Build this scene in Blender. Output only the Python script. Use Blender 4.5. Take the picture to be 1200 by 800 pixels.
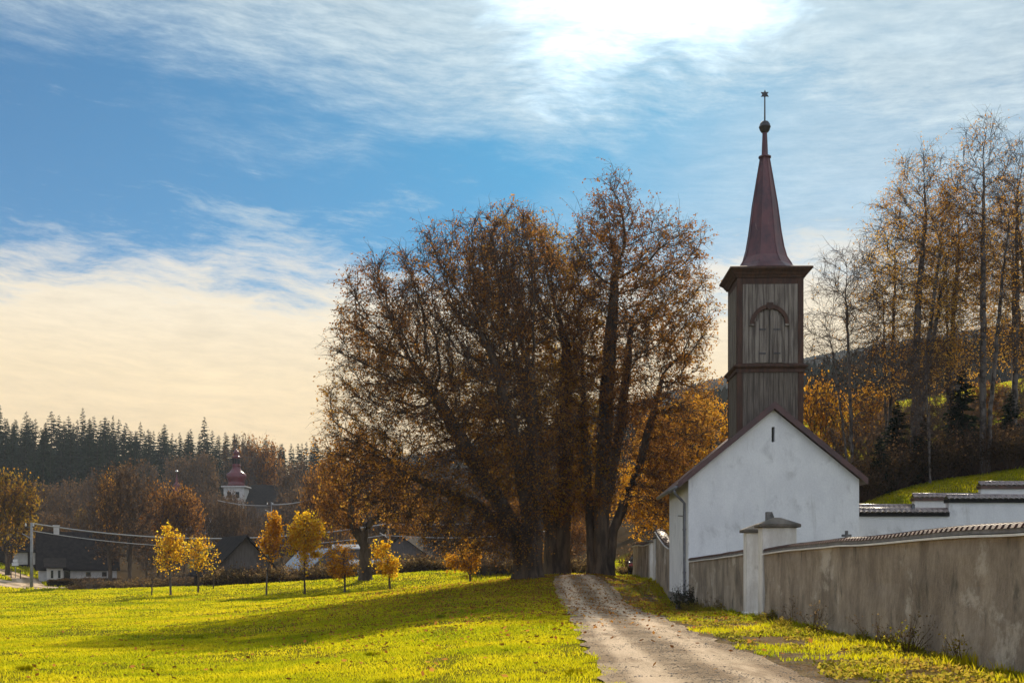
import bpy, bmesh, math
import numpy as np
from math import radians as R, sin, cos, tan, pi
from mathutils import Vector, Matrix

for o in list(bpy.data.objects): bpy.data.objects.remove(o)
SC = bpy.context.scene
COL = SC.collection

# ------------------------------------------------------------------ camera, sky, sun, exposure
F, HY, EYE = 1300.0, 660.0, 1.6            # focal length and horizon row in the 1200 px photograph, eye height
cam = bpy.data.cameras.new('camera'); camo = bpy.data.objects.new('camera', cam); COL.objects.link(camo)
camo.location = (0, 0, EYE); camo.rotation_euler = (pi/2, 0, 0)
cam.sensor_width = 36; cam.lens = 36*F/1200; cam.shift_y = (HY-400)/1200
cam.clip_start = 0.1; cam.clip_end = 6000
SC.camera = camo

SUN_AZ, SUN_EL = R(7.5), R(31)
SUN_DIR = Vector((sin(SUN_AZ)*cos(SUN_EL), cos(SUN_AZ)*cos(SUN_EL), sin(SUN_EL)))
SKY_STRENGTH = 0.10
EXPOSURE = 0.42

class NT:
    """small helper for node trees"""
    def __init__(s, tree): s.t = tree; s.n = tree.nodes; s.l = tree.links
    def add(s, typ, **kw):
        n = s.n.new(typ)
        for k, v in kw.items(): setattr(n, k, v)
        return n
    def link(s, a, b): s.l.new(a, b)
    def val(s, sock, v):
        if hasattr(v, 'is_output'): s.l.new(v, sock)
        else: sock.default_value = v
    def math(s, op, a, b=0.0, c=None, clamp=False):
        n = s.add('ShaderNodeMath', operation=op, use_clamp=clamp)
        s.val(n.inputs[0], a); s.val(n.inputs[1], b)
        if c is not None: s.val(n.inputs[2], c)
        return n.outputs[0]
    def smooth(s, x, a, b):
        n = s.add('ShaderNodeMapRange', interpolation_type='SMOOTHSTEP')
        s.val(n.inputs[0], x); s.val(n.inputs[1], a); s.val(n.inputs[2], b)
        return n.outputs[0]
    def mix(s, f, a, b, blend='MIX'):
        n = s.add('ShaderNodeMix', data_type='RGBA', blend_type=blend)
        s.val(n.inputs[0], f); s.val(n.inputs[6], a); s.val(n.inputs[7], b)
        return n.outputs[2]
    def noise(s, vec, scale, detail=4, rough=.55, dist=0.0, col=False):
        n = s.add('ShaderNodeTexNoise')
        if vec is not None: s.link(vec, n.inputs['Vector'])
        n.inputs['Scale'].default_value = scale; n.inputs['Detail'].default_value = detail
        n.inputs['Roughness'].default_value = rough; n.inputs['Distortion'].default_value = dist
        return n.outputs['Color' if col else 'Fac']
    def xyz(s, x, y, z):
        n = s.add('ShaderNodeCombineXYZ')
        for i, v in enumerate((x, y, z)): s.val(n.inputs[i], v)
        return n.outputs[0]
    def ramp(s, f, stops):
        n = s.add('ShaderNodeValToRGB'); s.link(f, n.inputs[0])
        e = n.color_ramp.elements
        while len(e) < len(stops): e.new(0.5)
        for el, (p, c) in zip(e, stops): el.position = p; el.color = (*c, 1)
        return n.outputs[0]

W = bpy.data.worlds.new('World'); SC.world = W; W.use_nodes = True
def build_world():
    t = NT(W.node_tree); t.n.clear()
    sky = t.add('ShaderNodeTexSky', sky_type='NISHITA'); sky.sun_disc = False
    sky.sun_elevation = SUN_EL; sky.sun_rotation = SUN_AZ
    sky.altitude = 700; sky.air_density = 1.0; sky.dust_density = 0.6; sky.ozone_density = 3.0
    tc = t.add('ShaderNodeTexCoord'); d = tc.outputs['Generated']
    sep = t.add('ShaderNodeSeparateXYZ'); t.link(d, sep.inputs[0])
    x, y, z = sep.outputs
    az = t.math('ARCTAN2', x, y)
    warp = t.noise(t.xyz(t.math('MULTIPLY', az, 5.0), t.math('MULTIPLY', z, 7.0), 3.0), 1.0, 3, .5)
    zt = t.math('ADD', z, t.math('MULTIPLY', az, 0.06))
    zw = t.math('ADD', zt, t.math('MULTIPLY', t.math('SUBTRACT', warp, .5), .10))
    n1 = t.noise(t.xyz(t.math('MULTIPLY', az, 6.0), t.math('MULTIPLY', zw, 26.0), 0.0), 1.0, 8, .62)
    zs = t.math('ADD', zt, t.math('MULTIPLY', t.math('SUBTRACT', warp, .5), .022))
    n2 = t.noise(t.xyz(t.math('MULTIPLY', az, 24.0), t.math('MULTIPLY', zs, 130.0), 7.0), 1.0, 8, .70, .1)
    n3 = t.noise(t.xyz(t.math('MULTIPLY', az, 3.0), t.math('MULTIPLY', zw, 9.0), 12.0), 1.0, 5, .6, .5)
    n1c = t.math('SUBTRACT', n1, .5); n2c = t.math('SUBTRACT', n2, .5); n3c = t.math('SUBTRACT', n3, .5)
    # low bank of thin cloud along the horizon
    azr = t.math('MAXIMUM', az, 0.0)
    lz = t.math('ADD', z, t.math('ADD', t.math('MULTIPLY', n1c, .24), t.math('ADD', t.math('MULTIPLY', n2c, .11), t.math('MULTIPLY', azr, -.05))))
    low = t.math('SUBTRACT', 1.0, t.smooth(lz, .205, .295))
    # high cirrus sheet, denser to the right
    hz = t.math('ADD', z, t.math('ADD', t.math('MULTIPLY', n3c, .14), t.math('ADD', t.math('MULTIPLY', n1c, .10), t.math('MULTIPLY', az, .11))))
    hz = t.math('ADD', hz, t.math('MULTIPLY', n2c, .07))
    high = t.math('MULTIPLY', t.smooth(hz, .315, .435), t.math('ADD', .80, t.math('MULTIPLY', n2c, .7)), clamp=True)
    # thin wisps in the clear band
    wsp = t.math('MULTIPLY', t.smooth(t.math('ADD', n1, t.math('MULTIPLY', n2c, .55)), .60, .86), .42)
    veil = t.math('MULTIPLY', t.smooth(t.math('ADD', az, t.math('ADD', t.math('MULTIPLY', n3c, .20), t.math('MULTIPLY', n1c, .16))), -.01, .27), t.math('ADD', .60, t.math('MULTIPLY', n2c, .5)), clamp=True)
    cov = t.math('MAXIMUM', t.math('MAXIMUM', low, high), t.math('MAXIMUM', wsp, veil), clamp=True)
    # light of the cloud itself: warm near the horizon, forward scattering near the sun
    sd = t.add('ShaderNodeVectorMath', operation='DOT_PRODUCT'); t.link(d, sd.inputs[0]); sd.inputs[1].default_value = SUN_DIR
    cs = sd.outputs['Value']
    g = t.smooth(t.math('ADD', cs, t.math('ADD', t.math('MULTIPLY', n3c, .030), t.math('MULTIPLY', n1c, .018))), .9850, .9962)
    aur = t.math('POWER', t.math('MAXIMUM', cs, 0.0), 45.0)
    ccol = t.ramp(t.smooth(z, 0.0, .5), [(0.0, (6.8, 4.7, 2.2)), (.24, (7.2, 5.5, 3.1)), (.42, (7.3, 6.3, 4.7)), (.52, (6.5, 6.2, 5.6)), (.62, (4.8, 5.6, 5.9)), (1.0, (4.3, 5.2, 5.6))])
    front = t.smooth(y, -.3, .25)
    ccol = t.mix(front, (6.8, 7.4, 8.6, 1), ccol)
    tex = t.math('ADD', 1.0, t.math('ADD', t.math('MULTIPLY', n2c, .50), t.math('MULTIPLY', n1c, .42)))
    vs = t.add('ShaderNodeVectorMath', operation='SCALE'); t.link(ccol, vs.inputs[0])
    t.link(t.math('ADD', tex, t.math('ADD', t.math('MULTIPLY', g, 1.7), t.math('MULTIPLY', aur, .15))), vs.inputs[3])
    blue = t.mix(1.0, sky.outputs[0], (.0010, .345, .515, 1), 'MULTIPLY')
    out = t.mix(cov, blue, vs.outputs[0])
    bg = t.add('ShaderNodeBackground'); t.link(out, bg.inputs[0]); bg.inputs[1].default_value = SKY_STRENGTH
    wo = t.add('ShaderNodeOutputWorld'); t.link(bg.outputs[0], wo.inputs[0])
build_world()

sl = bpy.data.lights.new('sun', 'SUN'); slo = bpy.data.objects.new('sun', sl); COL.objects.link(slo)
sl.energy = 4.8; sl.angle = R(.55); sl.color = (1.0, .86, .66)
slo.rotation_euler = (-SUN_DIR).to_track_quat('-Z', 'Y').to_euler(); slo.location = (30, 100, 90)

vs_ = SC.view_settings
SC.display_settings.display_device = 'sRGB'
vs_.view_transform = 'Standard'; vs_.look = 'None'; vs_.exposure = EXPOSURE; vs_.gamma = 1; vs_.use_curve_mapping = False
SC.render.engine = 'CYCLES'
cy = SC.cycles
cy.max_bounces = 6; cy.diffuse_bounces = 3; cy.glossy_bounces = 2; cy.transmission_bounces = 4; cy.volume_bounces = 0; cy.transparent_max_bounces = 4
cy.use_adaptive_sampling = True; cy.adaptive_threshold = .02
cy.use_denoising = True
try: cy.denoiser = 'OPENIMAGEDENOISE'; cy.denoising_prefilter = 'ACCURATE'
except Exception: pass
cy.sample_clamp_indirect = 6

# ------------------------------------------------------------------ object helpers
def tag(o, label=None, cat=None, group=None, kind=None):
    if label: o['label'] = label
    if cat: o['category'] = cat
    if group: o['group'] = group
    if kind: o['kind'] = kind
    return o
def empty(name, loc, rz=0.0, label=None, cat=None, group=None):
    o = bpy.data.objects.new(name, None); COL.objects.link(o); o.location = loc; o.rotation_euler = (0, 0, rz)
    o.empty_display_size = .3
    return tag(o, label, cat, group)
def np_mesh(name, V, quads=None, tris=None, mats=(), smooth=False, mi=None):
    V = np.asarray(V, np.float32); me = bpy.data.meshes.new(name)
    q = np.zeros((0, 4), np.int32) if quads is None else np.asarray(quads, np.int32).reshape(-1, 4)
    t = np.zeros((0, 3), np.int32) if tris is None else np.asarray(tris, np.int32).reshape(-1, 3)
    loops = np.concatenate([q.ravel(), t.ravel()]).astype(np.int32)
    st = np.concatenate([np.arange(len(q))*4, len(q)*4+np.arange(len(t))*3]).astype(np.int32)
    me.vertices.add(len(V)); me.vertices.foreach_set('co', V.ravel())
    me.loops.add(len(loops)); me.loops.foreach_set('vertex_index', loops)
    me.polygons.add(len(st)); me.polygons.foreach_set('loop_start', st)
    if mi is not None: me.polygons.foreach_set('material_index', np.asarray(mi, np.int32))
    me.polygons.foreach_set('use_smooth', np.full(len(st), bool(smooth)))
    for m in mats: me.materials.append(m)
    me.update(calc_edges=True)
    return me
def link_mesh(name, me, parent=None, loc=(0, 0, 0)):
    o = bpy.data.objects.new(name, me); COL.objects.link(o); o.location = loc
    if parent: o.parent = parent
    return o
def children(o): return [c for c in bpy.data.objects if c.parent == o]
_kids = {}
def copy_tree(o, parent=None):
    c = o.copy(); COL.objects.link(c); c.parent = parent
    for ch in o.children: copy_tree(ch, c)
    return c
class MB:
    """collects shapes; build() links them as one mesh object"""
    def __init__(s): s.v = []; s.f = []
    def add(s, vs, fs):
        b = len(s.v); s.v += [tuple(v) for v in vs]; s.f += [tuple(i+b for i in f) for f in fs]; return s
    def box(s, x0, x1, y0, y1, z0, z1, M=None):
        vs = [(x, y, z) for z in (z0, z1) for x, y in ((x0, y0), (x1, y0), (x1, y1), (x0, y1))]
        if M is not None: vs = [M @ Vector(v) for v in vs]
        return s.add(vs, [(3, 2, 1, 0), (4, 5, 6, 7), (0, 1, 5, 4), (1, 2, 6, 5), (2, 3, 7, 6), (3, 0, 4, 7)])
    def prism(s, poly, y0, y1, axis='y'):
        """polygon in (x,z) extruded along y (or in (y,z) along x, or (x,y) along z)"""
        n = len(poly)
        def P(a, b, c): return (a, c, b) if axis == 'y' else ((c, a, b) if axis == 'x' else (a, b, c))
        vs = [P(a, b, y0) for a, b in poly]+[P(a, b, y1) for a, b in poly]
        fs = [tuple(range(n)), tuple(range(2*n-1, n-1, -1))]+[(i, i+n, (i+1) % n+n, (i+1) % n) for i in range(n)]
        return s.add(vs, fs)
    def lathe(s, prof, cx=0, cy_=0, n=16, ph=0.0, cap=True):
        vs = []; fs = []
        for r, z in prof:
            for k in range(n):
                a = ph+2*pi*k/n; vs.append((cx+r*cos(a), cy_+r*sin(a), z))
        for i in range(len(prof)-1):
            for k in range(n): fs.append((i*n+k, i*n+(k+1) % n, (i+1)*n+(k+1) % n, (i+1)*n+k))
        if cap: fs.append(tuple(range(n-1, -1, -1))); fs.append(tuple((len(prof)-1)*n+k for k in range(n)))
        return s.add(vs, fs)
    def tube(s, pts, r, n=8):
        pts = [Vector(p) for p in pts]; rs = r if hasattr(r, '__len__') else [r]*len(pts)
        vs = []; fs = []; ref = None
        for i, p in enumerate(pts):
            d = (pts[min(i+1, len(pts)-1)]-pts[max(i-1, 0)]).normalized()
            if ref is None: ref = d.orthogonal().normalized()
            ref = (ref-d*ref.dot(d)).normalized(); b = d.cross(ref)
            for k in range(n):
                a = 2*pi*k/n; vs.append(p+(ref*cos(a)+b*sin(a))*rs[i])
        for i in range(len(pts)-1):
            for k in range(n): fs.append((i*n+k, i*n+(k+1) % n, (i+1)*n+(k+1) % n, (i+1)*n+k))
        fs.append(tuple(range(n-1, -1, -1))); fs.append(tuple((len(pts)-1)*n+k for k in range(n)))
        return s.add(vs, fs)
    def build(s, name, mat, parent=None, bevel=0.0, smooth=False, loc=(0, 0, 0)):
        me = bpy.data.meshes.new(name); me.from_pydata(s.v, [], s.f); me.materials.append(mat)
        bm = bmesh.new(); bm.from_mesh(me)
        bmesh.ops.recalc_face_normals(bm, faces=bm.faces)
        if bevel:
            bmesh.ops.bevel(bm, geom=[e for e in bm.edges if e.calc_face_angle(0) > .5], offset=bevel, segments=1, affect='EDGES', profile=.5)
        bm.to_mesh(me); bm.free()
        if smooth: me.polygons.foreach_set('use_smooth', [True]*len(me.polygons))
        return link_mesh(name, me, parent, loc)

# ------------------------------------------------------------------ materials
def new_mat(name):
    m = bpy.data.materials.new(name); m.use_nodes = True; t = NT(m.node_tree); t.n.clear()
    out = t.add('ShaderNodeOutputMaterial'); return m, t, out
def surf(name, c1, c2, scale=3.0, rough=.8, stretch=(1, 1, 1), bump=.2, bscale=None, spots=None, spec=.3, detail=6, metal=0.0, contrast=(.35, .65), fine=.25, coord='Object', spots2=None):
    """two mottled colours, fine grain, optional third colour in patches, bump"""
    m, t, out = new_mat(name)
    tc = t.add('ShaderNodeTexCoord'); mp = t.add('ShaderNodeMapping'); t.link(tc.outputs[coord], mp.inputs[0]); mp.inputs['Scale'].default_value = stretch
    v = mp.outputs[0]
    n = t.noise(v, scale, detail, .6)
    col = t.mix(t.smooth(n, *contrast), (*c1, 1), (*c2, 1))
    g = t.noise(v, scale*14, 4, .7)
    col = t.mix(1.0, col, t.mix(g, (1-fine*1.2,)*3+(1,), (1+fine*1.2,)*3+(1,)), 'MULTIPLY')
    if spots:
        c3, sc3, a, b = spots
        col = t.mix(t.smooth(t.noise(v, sc3, 7, .65, .4), a, b), col, (*c3, 1))
    if spots2:
        c4, sc4, a, b, st4 = spots2
        mp2 = t.add('ShaderNodeMapping'); t.link(tc.outputs[coord], mp2.inputs[0]); mp2.inputs['Scale'].default_value = st4; mp2.inputs['Location'].default_value = (3.3, 7.7, 1.1)
        col = t.mix(t.smooth(t.noise(mp2.outputs[0], sc4, 8, .7, .25), a, b), col, (*c4, 1))
    p = t.add('ShaderNodeBsdfPrincipled'); t.link(col, p.inputs['Base Color']); p.inputs['Roughness'].default_value = rough
    p.inputs['Specular IOR Level'].default_value = spec; p.inputs['Metallic'].default_value = metal
    if bump:
        b = t.add('ShaderNodeBump'); b.inputs['Strength'].default_value = bump; b.inputs['Distance'].default_value = .04
        t.link(t.noise(v, bscale or scale*8, 6, .65), b.inputs['Height']); t.link(b.outputs[0], p.inputs['Normal'])
    t.link(p.outputs[0], out.inputs[0]); return m
def leafmat(name, stops, trans=.6, patch=None, gain=1.0):
    """thin leaf: diffuse and translucent, one random hue per leaf"""
    m, t, out = new_mat(name)
    g = t.add('ShaderNodeNewGeometry')
    r = g.outputs['Random Per Island']
    if patch:
        n = t.noise(g.outputs['Position'], patch[0], 4, .6)
        r = t.math('ADD', t.math('MULTIPLY', r, 1-patch[1]), t.math('MULTIPLY', t.smooth(n, .3, .7), patch[1]), clamp=True)
    col = t.ramp(r, stops)
    d = t.add('ShaderNodeBsdfDiffuse'); t.link(t.mix(1.0, col, (.45, .45, .45, 1), 'MULTIPLY'), d.inputs[0])
    tr = t.add('ShaderNodeBsdfTranslucent'); t.link(t.mix(1.0, col, (gain, gain, gain, 1), 'MULTIPLY'), tr.inputs[0])
    mx = t.add('ShaderNodeMixShader'); mx.inputs[0].default_value = trans
    t.link(d.outputs[0], mx.inputs[1]); t.link(tr.outputs[0], mx.inputs[2]); t.link(mx.outputs[0], out.inputs[0]); return m

M = {}
M['bark'] = surf('bark', (.135, .095, .062), (.05, .036, .026), 2.5, .95, (1, 1, .25), .6, 9)
M['twig'] = surf('twig_bark', (.085, .050, .034), (.055, .034, .024), 1.5, .9, (1, 1, 1), 0, spec=.15)
M['twig_grey'] = surf('grey_twig_bark', (.145, .112, .090), (.10, .076, .062), 1.5, .9, (1, 1, 1), 0, spec=.15)
M['spruce_bark'] = surf('spruce_bark', (.045, .034, .027), (.028, .022, .018), 2, .95, bump=0, spec=.05)
M['birch'] = surf('birch_bark', (.13, .11, .095), (.04, .032, .027), 2.2, .85, (1, 1, .8), .25, 10, contrast=(.45, .6))
M['linden_leaf'] = leafmat('linden_leaf', [(0, (.20, .085, .030)), (.4, (.36, .155, .038)), (.75, (.54, .27, .05)), (1, (.66, .42, .07))], .62, (.10, .5))
M['linden_gold'] = leafmat('golden_linden_leaf', [(0, (.30, .12, .022)), (.4, (.55, .26, .03)), (.8, (.66, .40, .045)), (1, (.62, .46, .06))], .62, (.12, .5))
M['rust_leaf'] = leafmat('rust_leaf', [(0, (.16, .06, .02)), (.5, (.38, .16, .035)), (1, (.58, .29, .05))], .55, (.1, .4))
M['brown_leaf'] = leafmat('brown_leaf', [(0, (.10, .060, .036)), (.6, (.20, .12, .062)), (1, (.32, .19, .08))], .5, (.1, .4))
M['gold_leaf'] = leafmat('gold_leaf', [(0, (.75, .33, .012)), (.35, (.92, .52, .02)), (.75, (.97, .66, .03)), (1, (.88, .70, .06))], .68, None, 1.0)
M['orange_leaf'] = leafmat('orange_leaf', [(0, (.50, .20, .015)), (.5, (.78, .36, .02)), (1, (.85, .50, .04))], .6)
M['green_leaf'] = leafmat('olive_leaf', [(0, (.22, .10, .02)), (.4, (.40, .21, .03)), (.7, (.34, .25, .03)), (1, (.55, .26, .03))], .55, (.2, .5))
M['birch_leaf'] = leafmat('birch_leaf', [(0, (.45, .19, .03)), (.5, (.78, .40, .05)), (1, (.86, .58, .09))], .62, (.18, .5))
M['needle'] = leafmat('needles', [(0, (.010, .022, .014)), (.6, (.022, .042, .024)), (1, (.04, .055, .026))], .25)
M['grass'] = leafmat('grass_blades', [(0, (.16, .25, .008)), (.30, (.37, .39, .010)), (.65, (.60, .54, .012)), (.88, (.70, .56, .02)), (1, (.52, .38, .08))], .66, (.22, .62), 1.2)
M['weed'] = leafmat('weed_leaves', [(0, (.09, .10, .02)), (.4, (.34, .32, .03)), (.75, (.52, .38, .05)), (1, (.38, .19, .06))], .6, (.5, .5))
M['dry'] = leafmat('dry_stalks', [(0, (.13, .08, .04)), (.6, (.30, .19, .08)), (1, (.42, .30, .12))], .45)
M['white_plaster'] = surf('white_plaster', (.80, .79, .77), (.72, .71, .70), 1.1, .9, (1, 1, .7), .25, 14, spots=((.50, .485, .47), 1.3, .52, .80), fine=.12, spec=.15, spots2=((.52, .50, .47), 1.1, .56, .78, (2.2, 2.2, .28)))
M['grey_render'] = surf('grey_render', (.44, .355, .265), (.25, .20, .15), .9, .95, (1.3, 1.3, .7), 1.0, 16, spots=((.15, .13, .10), 1.9, .52, .74), fine=.28, spec=.1, spots2=((.58, .50, .40), .55, .55, .66, (1, 1, 1.3)))
M['pier_plaster'] = surf('pier_plaster', (.78, .74, .67), (.58, .53, .46), 2.0, .9, (1.3, 1.3, .5), .3, 12, spots=((.36, .31, .25), 3.0, .58, .75), fine=.12, spec=.12)
M['cap_stone'] = surf('cap_stone', (.17, .14, .11), (.09, .078, .062), 3, .9, (1, 1, 1), .5, 18)
M['coping'] = surf('coping_slab', (.20, .185, .18), (.12, .11, .11), 3, .6, (1, 1, 1), .2, 18, spec=.4)
M['lip'] = surf('coping_lip', (.85, .82, .76), (.76, .72, .66), 4, .55, (1, 1, 1), .15, 18)
M['tile'] = surf('clay_tile', (.13, .062, .042), (.06, .036, .028), 5, .5, (1, 1, 1), .15, 20, spec=.4)
M['tile_grey'] = surf('weathered_tile', (.30, .24, .22), (.17, .13, .12), 5, .33, (1, 1, 1), .1, 20, spec=.8)
M['roof_red'] = surf('red_brown_metal', (.105, .045, .038), (.065, .032, .030), 2.0, .5, (1, 1, 1), .06, 6, spec=.5)
M['spire'] = surf('spire_metal', (.135, .048, .048), (.062, .028, .034), 2.4, .45, (1, 1, .45), .08, 5, spec=.5, spots=((.22, .14, .13), 2.6, .60, .75))
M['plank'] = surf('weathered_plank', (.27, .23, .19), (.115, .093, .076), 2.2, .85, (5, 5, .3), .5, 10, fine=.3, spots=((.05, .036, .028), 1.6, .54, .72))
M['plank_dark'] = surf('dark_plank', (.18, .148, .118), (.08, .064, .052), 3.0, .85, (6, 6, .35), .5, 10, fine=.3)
M['frame_wood'] = surf('brown_painted_wood', (.085, .040, .024), (.048, .026, .018), 2.5, .7, (3, 3, .5), .3, 10)
M['black'] = surf('dark_opening', (.012, .011, .010), (.02, .018, .016), 3, .9, bump=0)
M['iron'] = surf('dark_iron', (.05, .045, .045), (.03, .028, .028), 4, .5, bump=.05, spec=.5)
M['zinc'] = surf('grey_zinc_pipe', (.22, .22, .235), (.15, .15, .16), 4, .4, bump=.04, spec=.5, metal=.3)
M['plinth'] = surf('plinth_stone', (.26, .235, .20), (.15, .14, .12), 3, .95, bump=.5)
M['stone'] = surf('grey_stone', (.22, .205, .19), (.11, .105, .10), 4, .95, bump=.6)
M['slate'] = surf('dark_roof', (.040, .033, .030), (.024, .021, .020), 2, .95, (1, 1, 1), .2, 10, spec=.05)
M['slate_shiny'] = surf('sheet_metal_roof', (.34, .34, .35), (.24, .24, .25), 3, .28, (1, 1, 1), .05, 10, spec=.8)
M['sunlit_yellow_roof'] = surf('sunlit_yellow_roof', (.24, .21, .05), (.15, .12, .05), 2, .8, (1, 1, 1), .2, 10)  # sunlight on the barn's roof slope, put into the colour as yellow
M['house_white'] = surf('house_plaster', (.62, .59, .54), (.50, .47, .43), 1.5, .9, bump=.1)
M['house_grey'] = surf('grey_boarding', (.17, .145, .125), (.11, .095, .085), 2.5, .9, (4, 4, .4), bump=.2)
M['house_dark'] = surf('dark_boarding', (.06, .045, .036), (.035, .028, .024), 2.5, .9, (4, 4, .4), bump=.2)
M['dome_red'] = surf('church_red_roof', (.15, .010, .020), (.10, .008, .016), 1.2, .35, bump=.03, spec=.6)
M['pole'] = surf('concrete_pole', (.30, .295, .285), (.22, .215, .21), 3, .85, bump=.1)
M['cable'] = surf('pale_cable', (.42, .40, .37), (.36, .34, .31), 3, .3, bump=0, spec=.8)
M['white_sign'] = surf('white_sign', (.72, .71, .68), (.62, .61, .58), 3, .6, bump=0)
M['porcelain'] = surf('porcelain', (.75, .73, .70), (.66, .64, .60), 3, .25, bump=0, spec=.7)
M['hedge'] = leafmat('hedge_leaf', [(0, (.035, .028, .018)), (.6, (.075, .05, .025)), (1, (.15, .085, .03))], .4)
M['fern'] = leafmat('dark_fern', [(0, (.03, .045, .03)), (.6, (.06, .075, .045)), (1, (.12, .12, .06))], .4)
M['car_white'] = surf('white_car_paint', (.78, .78, .77), (.74, .74, .73), 2, .25, bump=0, spec=.6)
M['car_dark'] = surf('dark_car_paint', (.06, .03, .035), (.05, .028, .03), 2, .25, bump=0, spec=.6)
M['glass'] = surf('dark_glass', (.02, .022, .025), (.025, .028, .03), 2, .08, bump=0, spec=.8)
M['tyre'] = surf('tyre_rubber', (.02, .02, .02), (.03, .03, .03), 6, .8, bump=.1)
M['red_lamp'] = surf('red_lens', (.45, .02, .02), (.4, .02, .02), 6, .2, bump=0, spec=.7)

# ------------------------------------------------------------------ noise and terrain
rng0 = np.random.default_rng(5)
LAT = rng0.random((512, 512))
def vnoise(x, y, s, seed=0):
    x = np.asarray(x, float)/s+seed*17.3; y = np.asarray(y, float)/s+seed*9.7
    i = np.floor(x).astype(int); j = np.floor(y).astype(int); fx = x-i; fy = y-j
    fx = fx*fx*(3-2*fx); fy = fy*fy*(3-2*fy)
    g = lambda a, b: LAT[a % 512, b % 512]
    return (g(i, j)*(1-fx)+g(i+1, j)*fx)*(1-fy)+(g(i, j+1)*(1-fx)+g(i+1, j+1)*fx)*fy

ROWS = {   # depth: (column in the photograph, ground height)
 12: [(-600, -.3), (0, -.05), (300, .03), (500, .10), (650, .2), (950, .25), (1200, .2), (1900, .5)],
 20: [(-600, -.9), (0, -.35), (300, -.25), (500, -.02), (650, .13), (850, .18), (1017, .2), (1200, .5), (1900, 1.6)],
 30: [(-600, -1.2), (0, -.75), (300, -.6), (500, -.12), (620, .08), (750, .08), (893, .1), (1040, .5), (1200, 1.1), (1900, 3)],
 46: [(-600, -1.5), (0, -1.15), (300, -.85), (480, -.25), (620, .05), (700, -.1), (760, -.22), (807, -.34), (900, .6), (1010, 1.2), (1200, 2.2), (1900, 5)],
 52: [(-600, -1.5), (0, -1.25), (300, -.9), (480, -.2), (620, .18), (700, .06), (788, -.22), (1003, 1.9), (1113, 2.5), (1200, 3.1), (1900, 6)],
 59: [(-600, -1.5), (0, -1.35), (300, -.9), (480, -.1), (620, .45), (700, .42), (772, .55), (900, 2.6), (1020, 4.5), (1100, 5.4), (1200, 6.1), (1900, 9)],
 68: [(-600, -1.5), (0, -1.4), (300, -.9), (450, -.1), (560, .45), (640, .8), (700, .9), (752, .65), (850, 2.2), (1020, 5.6), (1150, 7.2), (1300, 8.4), (1900, 13)],
 85: [(-600, -1.5), (0, -1.35), (200, -.9), (357, -.75), (457, -.45), (550, -.25), (640, .70), (690, .6), (740, .75), (900, 4.3), (1150, 11), (1900, 20)],
 105: [(-600, -1.5), (0, -1.4), (200, -.75), (320, -.25), (420, .3), (500, .8), (580, 1.0), (665, .7), (720, 1.2), (800, 4), (1150, 15), (1900, 28)],
 125: [(-600, -1.5), (0, -1.3), (100, -1.2), (200, -1.1), (320, -.9), (420, -.6), (500, .1), (640, .8), (800, 6), (1150, 18), (1900, 33)],
 150: [(-600, 0), (0, .1), (100, -1.0), (200, -1.5), (320, -1.6), (420, -1.4), (500, -.9), (640, 1.5), (800, 8), (1150, 23), (1900, 40)],
 200: [(-600, 5), (0, 4.2), (100, .5), (250, -.5), (400, -.5), (640, 3), (800, 13), (1150, 31), (1900, 55)],
 270: [(-600, 14), (0, 11), (100, 7), (270, 4), (400, 4), (640, 9), (900, 32), (1150, 44), (1900, 75)],
 350: [(-600, 26), (0, 23), (100, 20), (270, 15), (400, 14), (640, 20), (900, 46), (1150, 58), (1900, 95)],
 450: [(-600, 37), (0, 34), (200, 30), (400, 25), (640, 34), (900, 62), (1200, 80), (1900, 110)],
 650: [(-600, 45), (0, 42), (400, 42), (640, 60), (900, 88), (1200, 112), (1900, 150)],
 1300: [(-600, 90), (0, 90), (400, 95), (640, 140), (830, 195), (950, 222), (1200, 260), (1900, 330)],
 1900: [(-600, 90), (0, 90), (640, 140), (950, 222), (1200, 260), (1900, 330)],
}
def _uv(X, Y):
    d = np.maximum(Y, 12.0); return np.clip(X/d, -1.4, 1.4)*2.2, np.log(d)
_cp = [((px-600)/F*d, d, z) for d, row in ROWS.items() for px, z in row]
_cx = np.array([c[0] for c in _cp]); _cy = np.array([c[1] for c in _cp], float); _cz = np.array([c[2] for c in _cp])
_cu, _cv = _uv(_cx, _cy); _cq = (_cz-EYE)/np.maximum(_cy, 12)
def _phi(r2): return np.where(r2 > 1e-12, .5*r2*np.log(np.maximum(r2, 1e-12)), 0)
_N = len(_cp); _A = np.zeros((_N+3, _N+3)); _A[:_N, :_N] = _phi((_cu[:, None]-_cu)**2+(_cv[:, None]-_cv)**2)+np.eye(_N)*2e-4
_A[:_N, _N] = 1; _A[:_N, _N+1] = _cu; _A[:_N, _N+2] = _cv; _A[_N:, :_N] = _A[:_N, _N:].T
_w = np.linalg.solve(_A, np.concatenate([_cq, [0, 0, 0]]))
def height(X, Y):
    X = np.asarray(X, float); Y = np.asarray(Y, float); sh = np.broadcast(X, Y).shape
    X = np.broadcast_to(X, sh).ravel(); Y = np.broadcast_to(Y, sh).ravel(); out = np.empty(X.size)
    for i in range(0, X.size, 20000):
        u, v = _uv(X[i:i+20000], Y[i:i+20000])
        q = _phi((u[:, None]-_cu)**2+(v[:, None]-_cv)**2) @ _w[:_N]+_w[_N]+_w[_N+1]*u+_w[_N+2]*v
        out[i:i+20000] = EYE+q*np.maximum(Y[i:i+20000], 12)
    return out.reshape(sh)
def hz(x, y): return float(height(np.array([x]), np.array([y]))[0])
def at(px, d):
    """ground point in the column px at depth d"""
    x = (px-600)/F*d; return Vector((x, d, hz(x, d)))
def zat(py, d): return EYE+(HY-py)/F*d
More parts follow.
